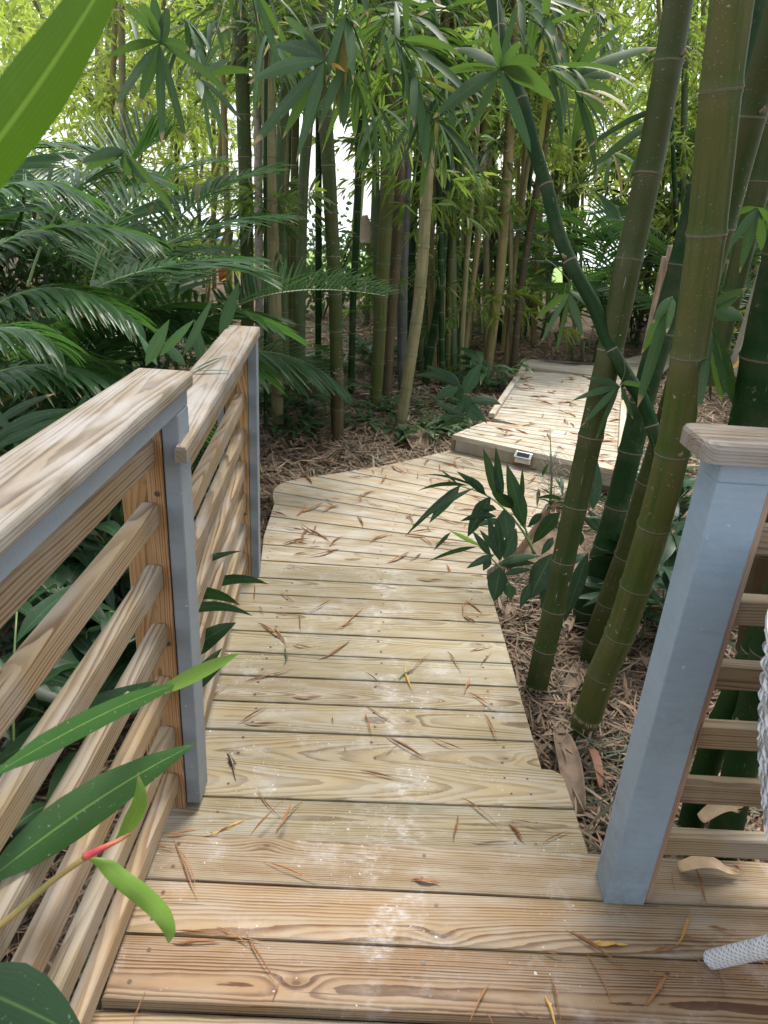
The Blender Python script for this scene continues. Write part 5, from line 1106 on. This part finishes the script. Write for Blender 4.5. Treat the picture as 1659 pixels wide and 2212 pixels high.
# ------------------------------------------------------------------ sheaths, husks, loose pieces
def husk(px0, px1, w_px, label, mat=SHEATH, z=None, curl=1.1, lift=.03, name='bamboo_sheath', jag=.15, d=None):
    a = PG(*px0) if z is None else P(*px0, z); c = PG(*px1) if z is None else P(*px1, z)
    if d: a, c = PD(*px0, d), PD(*px1, d)
    L_ = (c - a).length; W_ = w_px * depth(a) / F; t_ = (c - a).normalized(); s = t_.cross(V((0, 0, 1))).normalized(); nn = s.cross(t_)
    if d: s = t_.cross((a - CAM).normalized()).normalized(); nn = s.cross(t_)
    th = thing(name, label, 'sheath', a); mb = MB(); rows = []; nu, nv = 12, 9
    for i in range(nu + 1):
        u = i / nu; p = a.lerp(c, u) + nn * (lift + .03 * math.sin(u * 3)); w_ = W_ * (.55 + .5 * math.sin(math.pi * min(1, u * .8 + .15))) * (1 if u < .85 else 1 - (u - .85) * 2.5)
        row = []
        for j in range(nv + 1):
            v = j / nv * 2 - 1; an = v * curl; k = 1 / max(curl, .2); e = random.uniform(0, jag) * L_ * .3 * (1 if i == nu else 0)
            row.append(mb.vert(p + s * math.sin(an) * w_ * .5 * k + nn * (math.cos(an) - 1) * -w_ * .5 * k + t_ * e, (u, v, 0), (.5, .5, .2)))
        rows.append(row)
    for i in range(nu):
        for j in range(nv): mb.face((rows[i][j], rows[i][j + 1], rows[i + 1][j + 1], rows[i + 1][j]))
    o = rel(mb.build('blade', mat, th, smooth=True), th); md = o.modifiers.new('thickness', 'SOLIDIFY'); md.thickness = .0015; return th
husk((1238, 1780), (1200, 1600), 62, 'long curved brown bamboo sheath lying along the deck edge', lift=.05)
husk((1222, 1520), (1260, 1450), 40, 'rolled tan sheath at the foot of the thickest culm')
husk((1095, 1360), (1106, 1320), 26, 'small rolled sheath standing near the deck edge')
husk((1268, 1640), (1290, 1730), 18, 'flat reddish dry leaf sheath beside the blue post', mat=plain('sheath_red', (.30, .14, .08), .7), curl=.3, lift=.06)
husk((1500, 1812), (1572, 1795), 34, 'torn pale husk just behind the lowest right rail', mat=SHEATHP, curl=.8, lift=.07, jag=1.2, z=.02)
husk((1465, 1880), (1572, 1892), 34, 'torn pale husk lying on the deck under the right railing', mat=SHEATHP, z=.006, curl=.7, lift=.008, jag=.8)
husk((789, 522), (789, 462), 30, 'papery tan sheath hanging from the slim dark green culm', mat=plain('sheath_paper', (.50, .40, .28), .8), d=6.9, curl=.9, name='hanging_sheath')
husk((905, 985), (880, 935), 60, 'large tan sheath on the litter in front of the grove', lift=.03)
husk((700, 940), (760, 925), 26, 'tan sheath near the sawn stump'); husk((950, 830), (990, 845), 18, 'curled sheath below the dark clump')
husk((1015, 700), (1005, 745), 15, 'brown sheath clinging low to the slender tan culm', d=7.8, name='hanging_sheath')

# ------------------------------------------------------------------ dry leaves on the deck
x1 = lambda x, y: (270 + .6511 * x, 1188 + .6511 * y); x6 = lambda x, y: (1404 + .4152 * x, 1242 + .4152 * y)
segs = [(x1(*a), x1(*b), w_) for a, b, w_ in [((55, 965), (165, 1000), 9), ((163, 963), (243, 1163), 9), ((180, 1000), (235, 1130), 7), ((460, 1035), (642, 1107), 8), ((258, 950), (408, 893), 18), ((120, 945), (252, 932), 10), ((300, 950), (395, 910), 10), ((412, 955), (545, 818), 10), ((490, 945), (552, 842), 14), ((500, 945), (590, 840), 9), ((440, 795), (517, 892), 6),
    ((778, 733), (920, 767), 9), ((1115, 825), (1252, 932), 8), ((1105, 882), (1090, 970), 12), ((1272, 912), (1328, 975), 18), ((1280, 900), (1425, 938), 6), ((1385, 975), (1484, 930), 7), ((1140, 968), (1280, 970), 8), ((948, 1098), (1048, 1112), 22), ((160, 1265), (305, 1277), 8), ((155, 1303), (318, 1300), 16), ((303, 1253), (425, 1330), 7),
    ((280, 1285), (465, 1308), 8), ((405, 1268), (512, 1445), 9), ((512, 1440), (492, 1498), 9), ((1460, 1265), (1660, 1390), 18), ((1375, 1335), (1458, 1362), 9), ((1530, 1342), (1612, 1512), 10), ((1212, 1443), (1143, 1573), 10), ((1408, 1420), (1445, 1580), 10), ((1393, 1478), (1432, 1590), 14), ((1285, 1513), (1395, 1567), 8), ((28, 1580), (72, 1465), 9), ((1195, 1540), (1225, 1590), 6),
    ((865, 618), (1003, 698), 13), ((905, 650), (865, 692), 7), ((1013, 623), (1122, 667), 8), ((1190, 543), (1242, 653), 9), ((798, 543), (822, 622), 8), ((788, 518), (905, 592), 6), ((372, 580), (478, 518), 8), ((392, 575), (512, 577), 12), ((1138, 473), (1245, 550), 8), ((1143, 425), (1125, 483), 12), ((935, 378), (957, 477), 11), ((948, 415), (1012, 350), 6),
    ((795, 405), (862, 462), 5), ((1068, 338), (1117, 412), 7), ((1143, 340), (1222, 322), 8), ((1178, 390), (1217, 340), 6), ((640, 367), (748, 303), 13), ((398, 440), (557, 403), 11), ((438, 243), (532, 307), 12), ((498, 258), (540, 322), 10), ((555, 313), (622, 330), 8), ((718, 267), (790, 200), 10), ((580, 213), (584, 270), 7), ((608, 210), (680, 170), 6),
    ((1123, 218), (1165, 245), 14), ((1133, 170), (1190, 215), 11), ((1122, 222), (1135, 172), 8), ((443, 190), (462, 222), 5), ((430, 118), (430, 170), 7), ((963, 97), (1062, 103), 12), ((518, 140), (562, 177), 6), ((500, 215), (545, 215), 8), ((760, 240), (690, 268), 6), ((690, 555), (692, 580), 8), ((725, 655), (735, 690), 7), ((275, 500), (360, 440), 5), ((550, 485), (655, 490), 12)]]
segs += [(x6(*a), x6(*b), w_) for a, b, w_ in [((205, 1748), (118, 1955), 16), ((-5, 1978), (242, 1945), 20), ((128, 1897), (332, 1912), 16), ((190, 1958), (432, 2172), 9), ((300, 1835), (452, 1868), 11), ((498, 1950), (612, 2045), 14), ((370, 2082), (562, 2147), 6), ((95, 2088), (-30, 2260), 26), ((235, 1512), (306, 1757), 12), ((330, 2030), (380, 2210), 6), ((420, 1515), (478, 1560), 14), ((118, 1515), (132, 1670), 4), ((-60, 2040), (120, 2112), 6)]]
DG = 'dry bamboo leaves on the near boardwalk'
def surf(p):                                             # height of the boards under a pixel
    for z, y0, y1 in ((Z1, .95, 1.386), (Z2, 1.386, 1.74), (Z3, 1.74, 3.07), (Z4, 3.07, 5.3)):
        q = P(*p, z)
        if q.y <= y1 + .005: return z
    return Z4
def dry(a, b, W_, mat, label, group, z, arch=.012):
    A_, B_ = P(*a, z) + V((0, 0, .004)), P(*b, z) + V((0, 0, .004)); d = B_ - A_; s = V((-d.y, d.x, 0)).normalized(); bend = random.uniform(-.16, .16)
    pts = bez(A_, (A_ + B_) / 2 + s * d.length * bend + V((0, 0, random.uniform(.3, 1) * arch * 2)), B_, 9); pts[-1].z += random.uniform(0, .008)
    sides = [Matrix.Rotation(math.radians(random.uniform(-12, 12) + 50 * math.sin(i * .7 + bend * 20)), 3, d.normalized()) @ s for i in range(9)]
    mb = MB(); strip(mb, pts, sides, W_, 'lance', .7, (random.random(), .1, .2)); o = mb.build('dry_leaf', mat); tag(o, label, 'dry leaf', group); return o
for i, (a, b, w_) in enumerate(segs):
    z = min(surf(a), surf(b)) if abs(surf(a) - surf(b)) < .001 else max(surf(a), surf(b)); D = depth(P(*a, z))
    dry(a, b, w_ * .5 * D / F, L_DRY if random.random() < .95 else L_DRYY, 'curled reddish brown bamboo leaf dropped on the near boardwalk planks', DG, z)
dry(x1(1545, 1312), x1(1668, 1316), .017, L_DRYY, 'wavy orange yellow dry leaf on the bottom right plank gap', None, Z1)
dry(x1(530, 325), x1(525, 388), .012, L_DRYG, 'dark green fallen leaf among brown ones on the straight boardwalk run', None, Z3)
dry(x1(955, 395), x1(905, 435), .010, L_DRYG, 'small grey green curled leaf at the middle of the planks', None, Z3)
# drifts on the turning platform and the far boardwalk
def inside(p, poly):
    c = False; n = len(poly)
    for i in range(n):
        (xa, ya), (xb, yb) = poly[i], poly[i - 1]
        if (ya > p[1]) != (yb > p[1]) and p[0] < (xb - xa) * (p[1] - ya) / (yb - ya) + xa: c = not c
    return c
def scatter(n, poly, z, group, label, Lr, clusters=None):
    xs_ = [p[0] for p in poly]; ys_ = [p[1] for p in poly]; k = 0
    protos = []
    for i in range(8):
        L_ = 1.0; mb = MB(); b_ = random.uniform(-.2, .2); pts = bez(V((-.5, 0, .02)), V((0, b_, random.uniform(.05, .16))), V((.5, random.uniform(-.1, .1), .03)), 7)
        sides = [V((0, 1, random.uniform(-.4, .4) + math.sin(j + i))) for j in range(7)]; strip(mb, pts, sides, random.uniform(.05, .11), 'lance', .7, (random.random(), .1, .2)); protos.append(mb.mesh('dry_leaf', L_DRY))
    while k < n:
        if clusters and random.random() < .55: cx_, cy_, r_ = random.choice(clusters); p = (random.gauss(cx_, r_), random.gauss(cy_, r_))
        else: p = (random.uniform(min(xs_), max(xs_)), random.uniform(min(ys_), max(ys_)))
        if not inside(p, poly): continue
        s = random.uniform(*Lr); o = link('dry_leaf', random.choice(protos)); o.location = (p[0], p[1], z + .003); o.scale = (s, s, s); o.rotation_euler = (0, 0, random.random() * 6.283)
        tag(o, label, 'dry leaf', group); k += 1
pk = [P(*x2, Z4) for x2 in ((660, 1180), (700, 1170), (620, 1165), (780, 1030), (930, 1165), (1150, 1010), (680, 1090), (820, 1060), (990, 1000))]
scatter(80, [(x * .94, y) for x, y in out4], Z4, 'dry leaves on the turning platform', 'brown dry leaf lying on the turning boardwalk platform', (.07, .22), [(p.x, p.y, .12) for p in pk])
scatter(75, [(p[0], p[1]) for p in [f0, f1, r0, r1, (2.4, 7.4), l1, l0]], Z5, 'dry leaves on the raised far boardwalk', 'brown dry leaf lying on the raised far boardwalk', (.08, .22))

# ------------------------------------------------------------------ the lizard
tz = (lambda c: (850 + c[0] * .18083) / 1.8516), (lambda c: (2960 + c[1] * .18083) / 1.8516)
lz = lambda x, y, h=.006: P((850 + x * .18083) / 1.8516, (2960 + y * .18083) / 1.8516, Z2) + V((0, 0, h))
tl = thing('lizard', 'small brown striped lizard resting on the plank near the left railing post', 'lizard', lz(430, 540, 0))
body = [(325, 345), (345, 360), (372, 385), (392, 415), (410, 460), (425, 510), (440, 550), (452, 590), (460, 650), (470, 720), (485, 800), (505, 870), (520, 915)]
rad = [.0012, .0042, .0052, .0040, .0062, .0070, .0060, .0042, .0028, .0022, .0016, .0011, .0006]
mb = MB(); pts = catmull([lz(x, y, .007 if i < 7 else .007 - .0008 * (i - 6)) for i, (x, y) in enumerate(body)], 3); N_ = len(pts)
tube(mb, pts, lambda t: float(np.interp(t * (len(rad) - 1), range(len(rad)), rad)), n=10)
for path in ([(395, 430), (372, 460), (345, 505)], [(400, 430), (450, 440), (445, 455)], [(432, 530), (482, 470), (505, 525)], [(425, 540), (385, 520), (385, 575)]):
    q = [lz(*path[0], .006), lz(*path[1], .006), lz(*path[2], .001)]; tube(mb, q, lambda t: .0019 - .001 * t, n=6)
    for dx, dy in ((-14, 6), (-6, 16), (6, 16), (16, 6), (22, -14)):
        tube(mb, [q[2], lz(path[2][0] + dx * 1.6, path[2][1] + dy * 1.6, .0008)], .0005, n=4)
rel(mb.build('body', LIZ, tl, smooth=True), tl)
mb = MB(); st_ = [p + V((0, 0, float(np.interp(i / (N_ - 1) * (len(rad) - 1), range(len(rad)), rad)) * .93)) for i, p in enumerate(pts)][6:int(N_ * .62)]; tube(mb, st_, .0010, n=5); rel(mb.build('back_stripe', LIZS, tl, smooth=True), tl)
mb = MB()
for s_ in (-1, 1): c = pts[3] + V((s_ * .0038, 0, .0025)); tube(mb, [c, c + V((s_ * .0012, 0, .0004))], .0009, n=6)
rel(mb.build('eyes', RUBBER, tl), tl)

# ------------------------------------------------------------------ white wicker chair (mostly beyond the right edge)
wc = thing('wicker_chair', 'white wicker chair cut off by the right edge of the photo', 'chair', (1.08, .80, 0))
def woven(mb, ctr, zr, nz=70, n=150, a0=0, a1=2 * math.pi, amp=.0035):
    zs = [zr[0][0] + (zr[-1][0] - zr[0][0]) * i / nz for i in range(nz + 1)]; rows = []
    for i, z in enumerate(zs):
        r = float(np.interp(z, [q[0] for q in zr], [q[1] for q in zr])); row = []
        for j in range(n + 1):
            a = a0 + (a1 - a0) * j / n; k = amp * math.sin(j * math.pi / 2.5 + (math.pi if i // 2 % 2 else 0)) + .0028 * (1 if i % 2 else -1)
            row.append(mb.vert((ctr[0] + (r + k) * math.cos(a), ctr[1] + (r + k) * math.sin(a), z)))
        rows.append(row)
    for i in range(nz):
        for j in range(n): mb.face((rows[i][j], rows[i][j + 1], rows[i + 1][j + 1], rows[i + 1][j]))
cc = (1.08, .74)
mb = MB(); woven(mb, cc, [(0.5, 0.351), (0.58, 0.393), (0.64, 0.42), (0.7, 0.442), (0.76, 0.461), (0.82, 0.477), (0.88, 0.49), (0.94, 0.501), (0.98, 0.507), (1.0, 0.508)], a0=math.radians(10), a1=math.radians(235)); o = rel(mb.build('backrest', WHITEW, wc, smooth=True), wc); md = o.modifiers.new('thickness', 'SOLIDIFY'); md.thickness = .012
mb = MB(); woven(mb, cc, [(.36, .24), (.48, .28)], nz=16, amp=.003); rel(mb.build('seat_frame', WHITEW, wc, smooth=True), wc)
mb = MB(); tube(mb, [V((cc[0] + .497 * math.cos(a), cc[1] + .497 * math.sin(a), 1.005)) for a in [math.radians(10 + 225 * i / 40) for i in range(41)]], .02, n=12); rel(mb.build('rim', WHITEW, wc, smooth=True), wc)
mb = MB(); q = [mb.vert((cc[0] + .275 * math.cos(a), cc[1] + .275 * math.sin(a), .47)) for a in [2 * math.pi * i / 40 for i in range(40)]]; mb.face(q); rel(mb.build('seat', WHITEW, wc), wc)
ft = P(1537, 2072, .012)
for bx, by in ((ft.x, ft.y), (1.42, 1.02), (1.40, .42), (.84, .40)):
    mb = MB(); b = V((bx, by, .010)); tpv = V((cc[0] + (bx - cc[0]) * .80, cc[1] + (by - cc[1]) * .55, .33)); Lg = (tpv - b).length; rows = []; NN = 60
    pts = [b.lerp(tpv, i / (NN * 4)) for i in range(NN * 4 + 1)]; tube(mb, pts, lambda t: .0185 + .0022 * math.sin(t * NN * 6.283), n=14); rel(mb.build('leg', WHITEW, wc, smooth=True), wc)
    mb = MB(); tube(mb, [b - (tpv - b).normalized() * .006, b + (tpv - b).normalized() * .004], .0165, n=12); rel(mb.build('foot_cap', RUBBER, wc), wc)
